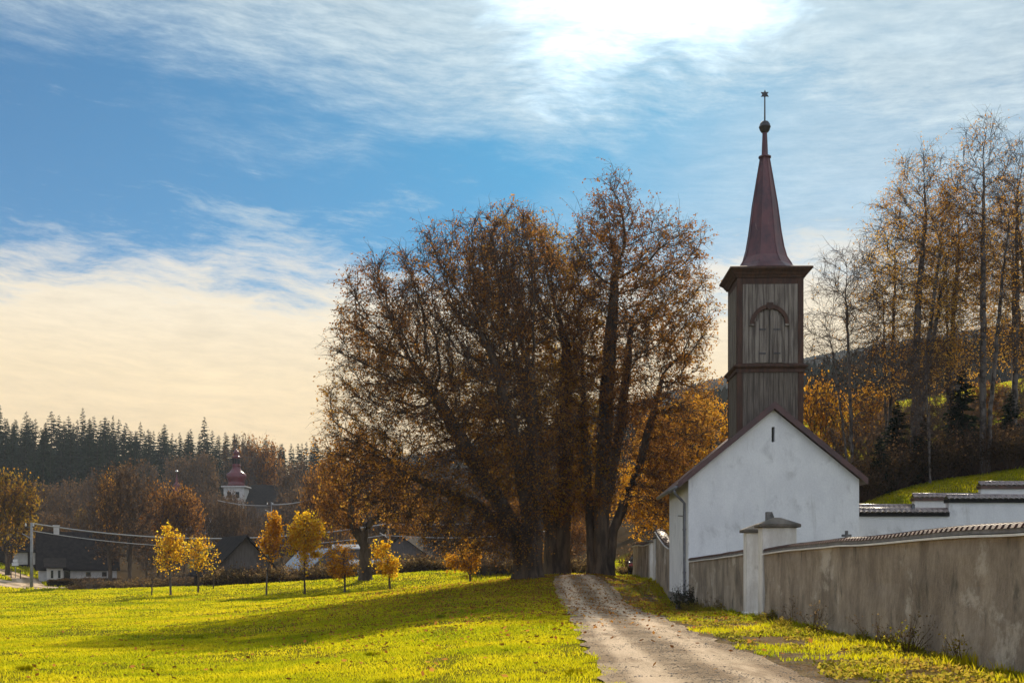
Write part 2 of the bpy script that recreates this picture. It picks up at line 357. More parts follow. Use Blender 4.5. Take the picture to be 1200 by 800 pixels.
def on_ground(px, py, d0, d1):
    """where the ray through a pixel meets the ground between two depths"""
    ds = np.linspace(d0, d1, 400); h = height((px-600)/F*ds, ds)
    e = np.abs(HY-(h-EYE)/ds*F-py); i = int(np.argmin(e)); d = float(ds[i]); return Vector(((px-600)/F*d, d, float(h[i])))

WALL_K = .0346
def wall_x(y): return 7.32+WALL_K*(y-46)
WALL_RZ = -math.atan(WALL_K)
ROAD_Y = np.array([-30, 4, 13, 22, 35, 46, 54, 60, 66, 72, 80, 96])
ROAD_L = np.array([-.2, .85, 1.12, 1.35, 1.75, 2.0, 2.12, 2.2, 2.5, 3.15, 3.3, 3.6])
ROAD_R = np.array([3.6, 3.7, 3.6, 3.75, 4.5, 5.0, 5.3, 5.25, 5.0, 4.4, 5.0, 6.0])
def meadow_end(a): return np.interp(a, [-.7, -.40, -.33, -.27, -.20, 0, .14], [123, 123, 119, 113, 110, 110, 114])
def road_l(y): return np.interp(y, ROAD_Y, ROAD_L)
def road_r(y): return np.interp(y, ROAD_Y, ROAD_R)

def geo(a, b, s, r):
    o = [a]
    while o[-1] < b: o.append(o[-1]+s); s *= r
    return o
def build_ground():
    xs = geo(42, 1500, .7, 1.045); xs = np.array([-x for x in xs[::-1]]+list(np.arange(-41.4, 41.5, .6))+xs)
    ys = np.array(list(np.arange(-60, 4, 4.))+list(np.arange(5, 92, .6))+geo(92, 2300, .7, 1.03))
    X, Y = np.meshgrid(xs, ys); Z = height(X, Y)
    near = np.clip(1-np.abs(Y-40)/80, 0, 1)
    Z = Z+(vnoise(X, Y, 1.7, 1)-.5)*.05*near+(vnoise(X, Y, 5, 2)-.5)*.10*near*np.clip(-X/4, 0, 1)
    nx, ny = len(xs), len(ys)
    V = np.stack([X.ravel(), Y.ravel(), Z.ravel()], 1)
    i = np.arange(nx*ny).reshape(ny, nx)
    Q = np.stack([i[:-1, :-1], i[:-1, 1:], i[1:, 1:], i[1:, :-1]], -1).reshape(-1, 4)
    m, t, out = new_mat('ground')
    g = t.add('ShaderNodeNewGeometry'); P = g.outputs['Position']
    n = t.noise(P, .25, 6, .6); n2 = t.noise(P, 2.2, 6, .65)
    grass = t.mix(t.smooth(t.math('ADD', t.math('MULTIPLY', n, .6), t.math('MULTIPLY', n2, .4)), .35, .65), (.10, .105, .010, 1), (.19, .155, .016, 1))
    a = t.add('ShaderNodeAttribute', attribute_name='bare'); bare = a.outputs['Fac']
    soil = t.mix(t.smooth(t.noise(P, 1.3, 7, .65), .35, .65), (.13, .080, .040, 1), (.20, .145, .085, 1))
    soil = t.mix(t.smooth(t.noise(P, 9.0, 6, .7), .5, .7), soil, (.26, .195, .13, 1))
    col = t.mix(t.smooth(t.math('ADD', bare, t.math('MULTIPLY', t.math('SUBTRACT', n2, .5), .9)), .35, .65), grass, soil)
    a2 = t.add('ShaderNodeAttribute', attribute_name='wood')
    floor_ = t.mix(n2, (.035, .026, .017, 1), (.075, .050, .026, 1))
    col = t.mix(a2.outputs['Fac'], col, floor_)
    col = t.mix(1.0, col, t.mix(t.noise(P, 30, 3, .6), (.7, .7, .7, 1), (1.3, 1.3, 1.3, 1)), 'MULTIPLY')
    p = t.add('ShaderNodeBsdfPrincipled'); t.link(col, p.inputs['Base Color']); p.inputs['Roughness'].default_value = 1; p.inputs['Specular IOR Level'].default_value = 0
    b = t.add('ShaderNodeBump'); b.inputs['Strength'].default_value = .7; b.inputs['Distance'].default_value = .06
    t.link(t.noise(P, 7, 7, .7), b.inputs['Height']); t.link(b.outputs[0], p.inputs['Normal']); t.link(p.outputs[0], out.inputs[0])
    me = np_mesh('ground', V, Q, mats=[m], smooth=True)
    x, y = V[:, 0], V[:, 1]
    verge = (x > road_r(y)-.3) & (x < wall_x(y)+.5) & (y < 75)
    bare_v = np.where(verge, .62, 0.0)
    track = np.exp(-((x-(-.9-.055*(y-14)))/.45)**2)*(y < 55)*.45          # faint bare line down the meadow
    bare_v = np.maximum(bare_v, track)
    tree = np.exp(-(((x-4)/5)**2+((y-69)/5)**2))*.7
    bare_v = np.maximum(bare_v, tree)
    a = x/np.maximum(y, 12)
    wood = np.zeros_like(x)
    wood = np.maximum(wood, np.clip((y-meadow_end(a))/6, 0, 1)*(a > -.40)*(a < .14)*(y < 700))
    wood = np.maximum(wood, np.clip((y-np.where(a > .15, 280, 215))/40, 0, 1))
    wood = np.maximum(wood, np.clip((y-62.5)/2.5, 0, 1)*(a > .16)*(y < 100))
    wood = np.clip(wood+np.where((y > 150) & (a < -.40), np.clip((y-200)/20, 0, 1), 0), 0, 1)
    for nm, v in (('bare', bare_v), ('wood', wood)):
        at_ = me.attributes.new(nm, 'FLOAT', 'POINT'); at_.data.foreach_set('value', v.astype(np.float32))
    o = link_mesh('ground', me); tag(o, kind='structure')
build_ground()

def gravel_mat():
    m, t, out = new_mat('gravel_road')
    g = t.add('ShaderNodeNewGeometry'); P = g.outputs['Position']
    uv = t.add('ShaderNodeAttribute', attribute_name='cross'); c = uv.outputs['Fac']
    sx = t.add('ShaderNodeMapping'); t.link(P, sx.inputs[0]); sx.inputs['Scale'].default_value = (1, .16, 1)
    n = t.noise(P, .55, 7, .62, .3); ns = t.noise(sx.outputs[0], 2.6, 6, .6); nf = t.noise(P, 26, 5, .75); nm = t.noise(P, 6, 6, .7)
    col = t.mix(t.smooth(n, .38, .62), (.25, .175, .108, 1), (.42, .315, .205, 1))
    trk = t.math('ADD', t.math('MULTIPLY', t.math('SUBTRACT', 1.0, t.smooth(t.math('ABSOLUTE', t.math('SUBTRACT', c, .24)), .05, .15)), 1.0),
                 t.math('SUBTRACT', 1.0, t.smooth(t.math('ABSOLUTE', t.math('SUBTRACT', c, .74)), .05, .16)))
    col = t.mix(t.math('MULTIPLY', trk, t.smooth(ns, .22, .55)), col, (.60, .455, .31, 1))
    mid = t.math('MULTIPLY', t.math('SUBTRACT', 1.0, t.smooth(t.math('ABSOLUTE', t.math('SUBTRACT', c, .48)), .02, .14)), t.smooth(nm, .4, .62))
    col = t.mix(t.math('MULTIPLY', mid, .85), col, (.15, .11, .07, 1))
    col = t.mix(t.smooth(t.noise(P, 1.1, 5, .6, .6), .63, .72), col, (.10, .075, .055, 1))
    col = t.mix(1.0, col, t.mix(nf, (.55, .55, .55, 1), (1.45, 1.45, 1.45, 1)), 'MULTIPLY')
    p = t.add('ShaderNodeBsdfPrincipled'); t.link(col, p.inputs['Base Color']); p.inputs['Roughness'].default_value = .95; p.inputs['Specular IOR Level'].default_value = .06
    b = t.add('ShaderNodeBump'); b.inputs['Strength'].default_value = .9; b.inputs['Distance'].default_value = .05
    t.link(t.math('ADD', t.math('MULTIPLY', nf, .5), t.math('ADD', t.math('MULTIPLY', ns, .6), nm)), b.inputs['Height']); t.link(b.outputs[0], p.inputs['Normal'])
    t.link(p.outputs[0], out.inputs[0]); return m
M['gravel'] = gravel_mat()
def road_strip(name, Lp, Rp, lift=.022, n=9, jit=.12):
    """a sheet between two polylines, lying just above the ground"""
    Lp = np.array(Lp, float); Rp = np.array(Rp, float); k = len(Lp)
    w = np.linspace(0, 1, n); X = Lp[:, None, 0]*(1-w)+Rp[:, None, 0]*w; Y = Lp[:, None, 1]*(1-w)+Rp[:, None, 1]*w
    j = (vnoise(X*0+Lp[:, None, 1], Y, .9, 3)-.5)*2*jit
    X = X+j*(np.abs(w-.5)*2)**3
    prof = .02*np.sin(w*pi*2.0)**2*0
    near = np.clip(1-np.abs(Y-40)/80, 0, 1)
    Z = height(X, Y)+(vnoise(X, Y, 1.7, 1)-.5)*.05*near+(vnoise(X, Y, 5, 2)-.5)*.10*near*np.clip(-X/4, 0, 1)+lift+prof
    i = np.arange(k*n).reshape(k, n); Q = np.stack([i[:-1, :-1], i[:-1, 1:], i[1:, 1:], i[1:, :-1]], -1).reshape(-1, 4)
    me = np_mesh(name, np.stack([X.ravel(), Y.ravel(), Z.ravel()], 1), Q, mats=[M['gravel']], smooth=True)
    a = me.attributes.new('cross', 'FLOAT', 'POINT'); a.data.foreach_set('value', np.tile(w, k).astype(np.float32))
    return tag(link_mesh(name, me), kind='structure')
ys = np.arange(-30, 95.01, .5)
Lp = [(float(road_l(y)), float(y)) for y in ys]; Rp = [(float(road_r(y)), float(y)) for y in ys]
road_strip('gravel_road', Lp, Rp)
LANES = []
def off_lanes(X, Y):
    ok = np.ones(len(X), bool)
    k = np.where((Y > 105) & (X < -.25*Y))[0]
    for fx, fy, w in LANES:
        for c in range(0, len(k), 20000):
            q = k[c:c+20000]; ok[q] &= np.min(np.hypot(X[q][:, None]-fx, Y[q][:, None]-fy), 1) > w/2+.1
    return ok
def lane(name, pts, w):
    pts = [Vector(p).to_2d() for p in pts]; fine = []
    for a, b in zip(pts, pts[1:]):
        n = max(2, int((b-a).length/1.2)); fine += [a+(b-a)*i/n for i in range(n)]
    fine.append(pts[-1])
    for _ in range(6): fine = [fine[0]]+[(fine[i-1]+fine[i]*2+fine[i+1])/4 for i in range(1, len(fine)-1)]+[fine[-1]]
    LANES.append((np.array([p.x for p in fine]), np.array([p.y for p in fine]), w))
    L, Rr = [], []
    for i, p in enumerate(fine):
        d = (fine[min(i+1, len(fine)-1)]-fine[max(i-1, 0)]).normalized(); q = Vector((-d.y, d.x))
        L.append(p+q*w/2); Rr.append(p-q*w/2)
    return road_strip(name, L, Rr, .06, 5, .1)
lane('village_lane', [at(-160, 150), at(-40, 142), at(10, 136), at(40, 128), at(75, 126), at(110, 131)], 5.0)
lane('village_lane', [at(-60, 165), at(0, 158), at(30, 147), at(32, 137), at(36, 131)], 3.4)

# ------------------------------------------------------------------ trees
def unit(a): return a/np.maximum(np.linalg.norm(a, axis=-1, keepdims=True), 1e-9)
def frusta(P0, P1, D0, D1, r0, r1, k):
    n = len(P0)
    def ring(P, D, r):
        ref = np.where(np.abs(D[:, 2:3]) > .9, np.array([[1., 0, 0]]), np.array([[0, 0, 1.]]))
        a = unit(np.cross(D, ref)); b = np.cross(D, a); th = np.arange(k)*2*pi/k
        return P[:, None]+(a[:, None]*np.cos(th)[None, :, None]+b[:, None]*np.sin(th)[None, :, None])*np.asarray(r)[:, None, None]
    V = np.concatenate([ring(P0, D0, r0), ring(P1, D1, r1)], 1).reshape(-1, 3)
    base = np.arange(n)[:, None]*2*k; j = np.arange(k)
    Q = np.stack([base+j, base+(j+1) % k, base+k+(j+1) % k, base+k+j], -1).reshape(-1, 4)
    return V, Q
def colonise(rng, att, stems, step, di, dk, iters=160, inertia=.35, trop=(0, 0, .0)):
    pos = []; par = []
    for s in stems:
        s = np.array(s, float); prev = -1
        for a, b in zip(s[:-1], s[1:]):
            n = max(1, int(np.linalg.norm(b-a)/step))
            for i in range(n):
                if prev == -1 and i == 0: pos.append(a); par.append(-1); prev = len(pos)-1
                p = a+(b-a)*(i+1)/n; pos.append(p+rng.normal(0, step*.05, 3)); par.append(prev); prev = len(pos)-1
    pos = np.array(pos); par = np.array(par); dirs = np.zeros_like(pos)
    k = par >= 0; dirs[k] = unit(pos[k]-pos[par[k]]); dirs[~k] = (0, 0, 1)
    d = np.full(len(att), 1e9); nn = np.zeros(len(att), int); start = 0; nkid = np.bincount(par[par >= 0], minlength=len(pos)).tolist()
    trop = np.array(trop)
    for it in range(iters):
        new = pos[start:]
        for c in range(0, len(new), 400):
            D = np.linalg.norm(att[:, None]-new[None, c:c+400], axis=2); j = D.argmin(1); m = D[np.arange(len(att)), j]
            u = m < d; d[u] = m[u]; nn[u] = start+c+j[u]
        keep = d > dk; att = att[keep]; d = d[keep]; nn = nn[keep]
        act = d < di
        if not act.any(): break
        ids, inv = np.unique(nn[act], return_inverse=True)
        v = unit(att[act]-pos[nn[act]]); s = np.zeros((len(ids), 3)); np.add.at(s, inv, v)
        g = unit(unit(s)+dirs[ids]*inertia+rng.normal(0, .16, s.shape)+trop)
        ok = np.array([nkid[i] < 4 for i in ids])
        if not ok.any(): break
        ids = ids[ok]; g = g[ok]; start = len(pos)
        pos = np.concatenate([pos, pos[ids]+g*step]); par = np.concatenate([par, ids]); dirs = np.concatenate([dirs, g])
        for i in ids: nkid[i] += 1
        nkid += [0]*len(ids)
        if len(pos) > 26000: break
    return pos, par, dirs
def radii(pos, par, r_tip, r_trunk):
    n = len(pos); leaf = np.ones(n); leaf[par[par >= 0]] = 0; cnt = leaf.copy()
    for i in range(n-1, -1, -1):
        if par[i] >= 0: cnt[par[i]] += cnt[i]
    roots = np.where(par < 0)[0]; top = max(cnt[r] for r in roots)
    e = math.log(max(top, 3))/math.log(r_trunk/r_tip)
    return r_tip*np.maximum(cnt, 1)**(1/e), cnt
def limbs_mesh(name, rng, pos, par, dirs, rad, mat, rmin=0.0, flare=1.5, flare_h=1.2, flute=.12):
    k = (par >= 0) & (rad > rmin); c = np.where(k)[0]; p = par[c]
    main = np.zeros(len(pos), int)-1; best = np.zeros(len(pos))
    for i in c:
        if rad[i] > best[par[i]]: best[par[i]] = rad[i]; main[par[i]] = i
    is_main = main[p] == c
    r0 = np.where(is_main, rad[p], np.minimum(rad[p], rad[c]*1.15)); d0 = np.where(is_main[:, None], dirs[p], dirs[c])
    z0 = pos[:, 2].min(); fl = lambda P, r: r*(1+(flare-1)*np.clip(1-(P[:, 2]-z0)/flare_h, 0, 1)**2)
    Vs, Qs, b = [], [], 0
    r1 = fl(pos[c], rad[c]); r0 = fl(pos[p], r0)
    for lo, hi, kk in ((0, .05, 4), (.05, .2, 6), (.2, 99, 14)):
        m = (rad[c] >= lo) & (rad[c] < hi)
        if not m.any(): continue
        V, Q = frusta(pos[p[m]], pos[c[m]], d0[m], dirs[c[m]], r0[m], r1[m], kk)
        if kk == 14:                                   # fluted old trunk
            ctr = np.stack([pos[p[m]], pos[c[m]]], 1).repeat(kk, 1).reshape(-1, 3); off = V-ctr
            ang = np.arctan2(off[:, 1], off[:, 0]); V = ctr+off*(1+flute*(np.sin(ang*5+ctr[:, 2]*.25)+.6*np.sin(ang*9+1.3+ctr[:, 2]*.5)))[:, None]
        Vs.append(V); Qs.append(Q+b); b += len(V)
    return np_mesh(name, np.concatenate(Vs), np.concatenate(Qs), mats=[mat], smooth=True)
def twigs_leaves(name, rng, pos, par, dirs, rad, ctr, twig_mat, leaf_mat, per=2.0, L=.7, r=.010, rmax=.05, droop=.15, up=.1, spread=.85,
                 leaves=20000, lsize=.09, lfilter=None, lspread=.10, double=True):
    idx = np.where((rad < rmax) & (par >= 0))[0]
    n = int(len(idx)*per); ii = rng.choice(idx, n)
    tt = rng.random(n)[:, None]; P0 = pos[par[ii]]*(1-tt)+pos[ii]*tt
    outw = unit(P0-ctr)
    D = unit(dirs[ii]*.7+outw*.35+rng.normal(0, spread*.6, (n, 3))+np.array([0, 0, up])); Ln = L*(.35+rng.random(n)**1.5*1.1)
    P1 = P0+D*(Ln*.5)[:, None]; D2 = unit(D+rng.normal(0, .28, (n, 3))-np.array([0, 0, droop])); P2 = P1+D2*(Ln*.5)[:, None]
    D3 = unit(D2+rng.normal(0, .3, (n, 3))-np.array([0, 0, droop*1.6])); P3 = P2+D3*(Ln*.35)[:, None]
    o = np.ones(n)
    segs = [frusta(P0, P1, D, D, r*1.3*o, r*o, 3), frusta(P1, P2, D, D2, r*o, r*.75*o, 3), frusta(P2, P3, D2, D3, r*.75*o, r*.3*o, 3)]
    if double:                                          # side twiglets
        for _ in range(2):
            Ds = unit(D+rng.normal(0, .7, (n, 3))); Q1 = P1+Ds*(Ln*.45*(.5+rng.random(n)))[:, None]-np.array([0, 0, droop*.1])
            segs.append(frusta(P1, Q1, Ds, Ds, r*.75*o, r*.35*o, 3))
    V, Q, b = [], [], 0
    for v, q in segs: V.append(v); Q.append(q+b); b += len(v)
    nt = sum(len(q) for q in Q)
    mi = [np.zeros(nt, np.int32)]
    if leaves:
        k = rng.integers(0, n, leaves); s = rng.random(leaves)[:, None]
        C = np.where(s < .5, P1[k]*(1-2*s)+P2[k]*2*s, P2[k]*(2-2*s)+P3[k]*(2*s-1))+rng.normal(0, lspread, (leaves, 3))
        if lfilter is not None: C = C[rng.random(len(C)) < lfilter(C)]
        m = len(C); sz = lsize*(.6+.8*rng.random(m))
        a = unit(rng.normal(0, 1, (m, 3))-np.array([0, 0, .5])); bvec = unit(np.cross(a, rng.normal(0, 1, (m, 3)))); c3 = np.cross(a, bvec)
        lv = np.stack([C, C+a*(sz*.5)[:, None]+bvec*(sz*.42)[:, None]+c3*(sz*.1)[:, None], C+a*sz[:, None], C+a*(sz*.5)[:, None]-bvec*(sz*.42)[:, None]+c3*(sz*.1)[:, None]], 1).reshape(-1, 3)
        V.append(lv); Q.append(np.arange(m*4).reshape(-1, 4)+b); mi.append(np.ones(m, np.int32))
    return np_mesh(name, np.concatenate(V), np.concatenate(Q), mats=[twig_mat, leaf_mat], mi=np.concatenate(mi))
def ell(rng, c, r, n, shell=.45):
    v = unit(rng.normal(0, 1, (n, 3))); return np.array(c)+v*(rng.random(n)[:, None]**shell)*np.array(r)
def tree(name, base, rng, att, stems, step, di, dk, r_tip, r_trunk, twig, leaf, bark=None, label=None, cat='tree', group=None, flare=1.5, flare_h=1.2, inertia=.35, trop=(0, 0, 0), rmin=0, rz=0, flute=.12, **kw):
    pos, par, dirs = colonise(rng, att, stems, step, di, dk, inertia=inertia, trop=trop)
    rad, cnt = radii(pos, par, r_tip, r_trunk)
    root = empty(name, base, rz, label, cat, group)
    link_mesh('trunk', limbs_mesh('trunk', rng, pos, par, dirs, rad, bark or M['bark'], rmin, flare, flare_h, flute), root)
    link_mesh('crown', twigs_leaves('crown', rng, pos, par, dirs, rad, att.mean(0)*np.array([1, 1, .6]), twig, leaf, **kw), root)
    return root

def clumps(sc, lo, hi, floor=.1):
    return lambda C: np.clip((vnoise(C[:, 0]+C[:, 2]*.8, C[:, 1]*.9+C[:, 2]*.55, sc, 50)*.65+vnoise(C[:, 0]*.8-C[:, 2], C[:, 1]+30, sc*.45, 51)*.35-lo)/(hi-lo), floor, 1)
CL = clumps(1.5, .34, .60, .18)
def lindens():
    # left lime: two trunks from one foot, wide low crown hanging over the meadow
    d = 66; s = F/d; b = at(618, d); b.z -= .15
    pt = lambda px, py, dy=0: ((px-600)/F*(d+dy)-b.x, dy, zat(py, d+dy)-b.z)
    rng = np.random.default_rng(11)
    A = [ell(rng, pt(470, 400, -1), (4.2, 6, 5.2), 1500), ell(rng, pt(445, 480, 0), (3.4, 5, 3.6), 700), ell(rng, pt(540, 370), (4.4, 6.5, 5.8), 1700), ell(rng, pt(560, 500, -1), (5.6, 6.5, 5.0), 1900),
         ell(rng, pt(420, 520, -.5), (2.2, 3, 1.8), 350), ell(rng, pt(490, 570, -1), (3.8, 4.5, 2.6), 650), ell(rng, pt(600, 340, 1), (3.2, 5, 5.0), 900), ell(rng, pt(560, 600, -2), (3.6, 3.5, 2.4), 650), ell(rng, pt(600, 560, -2), (3.0, 3, 2.4), 500), ell(rng, pt(585, 625, -2), (2.6, 2.2, 1.5), 400), ell(rng, pt(520, 610, -1), (2.6, 2.5, 1.8), 350)]
    st = [[(-.5, 0, 0), (-.7, 0, 2.4), (-1.9, -.4, 5.4), (-4.2, 0, 9.5)], [(.55, .2, 0), (.6, .3, 3.0), (.4, .6, 7), (.2, 1, 13)], [(.2, -.35, .1), (.1, -.5, 3.2), (-.5, -1.2, 7.0), (-1.8, -1.5, 12.5)], [(-.4, .1, .1), (-.6, .1, 2.3), (-3.2, -.5, 4.6), (-7.6, -.3, 6.6)], [(-.3, -.2, .1), (-.4, -.3, 2.6), (-2.6, -1.6, 6), (-5.5, -1.5, 11)]]
    tree('linden_tree', b, rng, np.concatenate(A), st, .42, 3.4, .75, .014, .46, M['twig'], M['linden_leaf'],
         label='broad old linden leaning over the meadow, leftmost of the big roadside trees', group='old lindens beside the gravel road',
         per=4.4, L=1.05, r=.011, rmax=.09, leaves=100000, lsize=.115, droop=.3, spread=1.1, lfilter=CL)
    # middle lime behind it
    d = 73; b = at(647, d); b.z -= .15
    pt = lambda px, py, dy=0: ((px-600)/F*(d+dy)-b.x, dy, zat(py, d+dy)-b.z)
    rng = np.random.default_rng(12)
    A = [ell(rng, pt(605, 330), (3.6, 5, 4.6), 1300), ell(rng, pt(650, 360, 1), (3.6, 5, 5.0), 1300), ell(rng, pt(620, 470), (5.5, 6, 5.8), 1900), ell(rng, pt(660, 560), (4, 5, 3.0), 600)]
    st = [[(0, 0, 0), (0, .1, 3.0), (-.8, .2, 8), (-2.2, .3, 14)], [(.6, 0, 0), (.7, 0, 3.2), (.9, .4, 9), (1.0, .4, 15)]]
    tree('linden_tree', b, rng, np.concatenate(A), st, .45, 3.4, .8, .014, .54, M['twig'], M['linden_gold'],
         label='old linden with golden topmost leaves standing close behind the leaning one', group='old lindens beside the gravel road',
         per=4.4, L=1.05, r=.011, rmax=.09, leaves=100000, lsize=.12, droop=.3, spread=1.1, lfilter=CL)
    # right lime: tallest, many upright stems
    d = 71; b = at(704, d); b.z -= .15
    pt = lambda px, py, dy=0: ((px-600)/F*(d+dy)-b.x, dy, zat(py, d+dy)-b.z)
    rng = np.random.default_rng(13)
    A = [ell(rng, pt(722, 235), (1.5, 2.0, 2.0), 330), ell(rng, pt(715, 300), (3.2, 4.0, 3.6), 1050), ell(rng, pt(780, 300), (2.6, 3.6, 2.8), 650), ell(rng, pt(790, 380), (2.7, 4.5, 4.4), 1000), ell(rng, pt(730, 400), (4.6, 6, 5.0), 1700),
         ell(rng, pt(770, 490), (3.7, 5, 3.6), 950), ell(rng, pt(690, 480), (4.2, 5.5, 4.6), 1200), ell(rng, pt(770, 570, -.5), (2.8, 3.5, 2.2), 350), ell(rng, pt(680, 570), (2.6, 3.5, 2.0), 250)]
    st = [[(-.55, 0, 0), (-.7, 0, 3.4), (-1.0, .3, 9), (-1.2, .4, 15)], [(0, -.2, 0), (0, -.2, 4), (.3, -.3, 11), (.9, -.2, 19)], [(.5, 0, 0), (.8, .1, 3), (2.4, .2, 7), (4.0, .2, 13)], [(.1, .4, 0), (.2, .6, 4), (1.4, 1.2, 10), (2.2, 1.4, 17)]]
    tree('linden_tree', b, rng, np.concatenate(A), st, .45, 3.4, .8, .014, .50, M['twig'], M['linden_leaf'],
         label='tallest old linden with many upright stems, between the gravel road and the chapel', group='old lindens beside the gravel road',
         per=3.6, L=1.05, r=.011, rmax=.09, leaves=110000, lsize=.12, droop=.3, spread=1.1, lfilter=CL)
    # smaller orange lime behind the chapel
    d = 80; b = at(800, d); b.z -= .1
    pt = lambda px, py, dy=0: ((px-600)/F*(d+dy)-b.x, dy, zat(py, d+dy)-b.z)
    rng = np.random.default_rng(14)
    A = [ell(rng, pt(800, 540), (4.0, 4, 4.6), 1500), ell(rng, pt(820, 490), (2.2, 3, 2.2), 350), ell(rng, pt(765, 580), (2.6, 3, 3.2), 500)]
    tree('linden_tree', b, rng, np.concatenate(A), [[(0, 0, 0), (0, 0, 2), (.3, 0, 5)]], .4, 3, .7, .014, .3, M['twig'], M['orange_leaf'],
         label='smaller orange linden partly hidden behind the chapel', group='old lindens beside the gravel road', per=2.2, L=.9, r=.011, rmax=.06, leaves=24000, lsize=.13)
    # orange tree at the far end of the meadow
    d = 98; b = at(425, d); b.z -= .1
    pt = lambda px, py, dy=0: ((px-600)/F*(d+dy)-b.x, dy, zat(py, d+dy)-b.z)
    rng = np.random.default_rng(15)
    A = [ell(rng, pt(415, 545), (2.9, 3, 3.0), 900), ell(rng, pt(440, 565), (3.0, 3, 3.6), 900), ell(rng, pt(405, 590), (2.6, 3, 2.6), 500), ell(rng, pt(470, 600), (2.4, 2.5, 2.0), 350)]
    tree('linden_tree', b, rng, np.concatenate(A), [[(0, 0, 0), (0, 0, 2.6), (.2, 0, 4.5)], [(.3, 0, 0), (.3, .2, 2.8), (-.8, 0, 5)]], .4, 3, .7, .016, .42, M['twig'], M['rust_leaf'],
         label='rust leaved tree with a dark trunk at the meadow edge left of the old lindens', per=3.0, L=.9, r=.013, rmax=.06, leaves=17000, lsize=.14)
lindens()

def birch(seed, h, w, name='birch_tree', leaves=6000, bare=.3, fork=False, twm='twig', lm='birch_leaf', bark='birch', r=.16, nstem=1, lsize=.10):
    rng = np.random.default_rng(seed)
    A = []
    n = int(240*h*.55)
    t = rng.random(n)**.8; z = h*(bare+(1-bare)*t); rr = w*np.sin(pi*np.clip(.12+.80*t, 0, 1))**.8*np.sqrt(rng.random(n)); ph = rng.random(n)*2*pi
    lean = rng.normal(0, .03, 2)
    att = np.stack([rr*np.cos(ph)+lean[0]*z, rr*np.sin(ph)+lean[1]*z, z], 1)
    st = [[(0, 0, 0), (lean[0]*h*.2, lean[1]*h*.2, h*.25), (lean[0]*h*.5, lean[1]*h*.5, h*.55), (lean[0]*h*.8+rng.normal(0, .2), lean[1]*h*.8, h*.82)]]
    for k in range(nstem-1):
        a = rng.random()*2*pi; st.append([(.3*cos(a), .3*sin(a), 0), (.5*cos(a), .5*sin(a), h*.2), (w*.45*cos(a), w*.45*sin(a), h*.55), (w*.6*cos(a), w*.6*sin(a), h*.7)])
    return tree(name, (0, 0, 0), rng, att, st, .40, 3.2, .7, .009, r, M[twm], M[lm], M[bark], trop=(0, 0, .18), inertia=.5, flute=.03,
                per=3.1, L=1.1, r=.0085, rmax=.05, droop=.6, up=.05, leaves=leaves, lsize=lsize, lspread=.14, lfilter=clumps(1.1, .32, .56, .12))
def place(o, px, d, rz=0, sc=(1, 1, 1), label=None, group=None, cat=None, sink=.1):
    p = at(px, d); o.location = (p.x, p.y, p.z-sink); o.rotation_euler = (0, 0, rz); o.scale = sc
    return tag(o, label, cat, group)
def birches():
    b1 = birch(21, 21, 3.7, leaves=26000, nstem=4, r=.24); b2 = birch(22, 22, 2.7, leaves=7000, nstem=2, r=.20); b3 = birch(23, 16, 3.0, leaves=900, r=.11, nstem=2); b4 = birch(24, 19, 2.7, leaves=16000, nstem=3, r=.17)
    G = 'bare birches on the slope behind the cemetery'
    S = [(b1, 1070, 66, .4, 0, 'broad birch with the most orange leaves left, on the slope behind the cemetery'),
         (b2, 1152, 64, 1.0, 0, 'tallest birch, almost leafless, with a slanting trunk on the slope behind the cemetery'),
         (b3, 1000, 67, 2.0, 0, 'thin leafless birch nearest to the wooden tower'),
         (b4, 1112, 69, .3, 0, 'dark rusty birch between the broad orange birch and the tallest one'),
         (b2, 1188, 70, 3.0, 1.0, 'second tallest birch with bare upper twigs, just right of the tallest'),
         (b4, 1216, 72, 2.0, .95, 'rusty birch cut by the right picture edge'),
         (b3, 1040, 72, 4.0, 1.05, 'thin many twigged birch left behind the broad orange birch'),
         (b3, 1090, 63, 1.0, .75, 'small bare birch low in front of the dark birch stems')]
    for k, (o, px, d, rz, sc, lab) in enumerate(S):
        c = o if not sc else copy_tree(o); place(c, px, d, rz, (sc or 1,)*3, lab, G, 'birch')
    top = {1070: 158, 1152: 122, 1000: 275, 1112: 195, 1188: 150, 1216: 190, 1040: 235, 1090: 380}
    for o in [o for o in bpy.data.objects if o.get('category') == 'birch']:
        px = round(o.location.x/o.location.y*F+600); py = top[min(top, key=lambda q: abs(q-px))]
        crown = [c for c in o.children if c.name.startswith('crown')][0]; h0 = max(v[2] for v in crown.bound_box)
        s = (zat(py, o.location.y)-o.location.z)/h0; o.scale = (s if s < 1.15 else 1.15, s if s < 1.15 else 1.15, s)
birches()

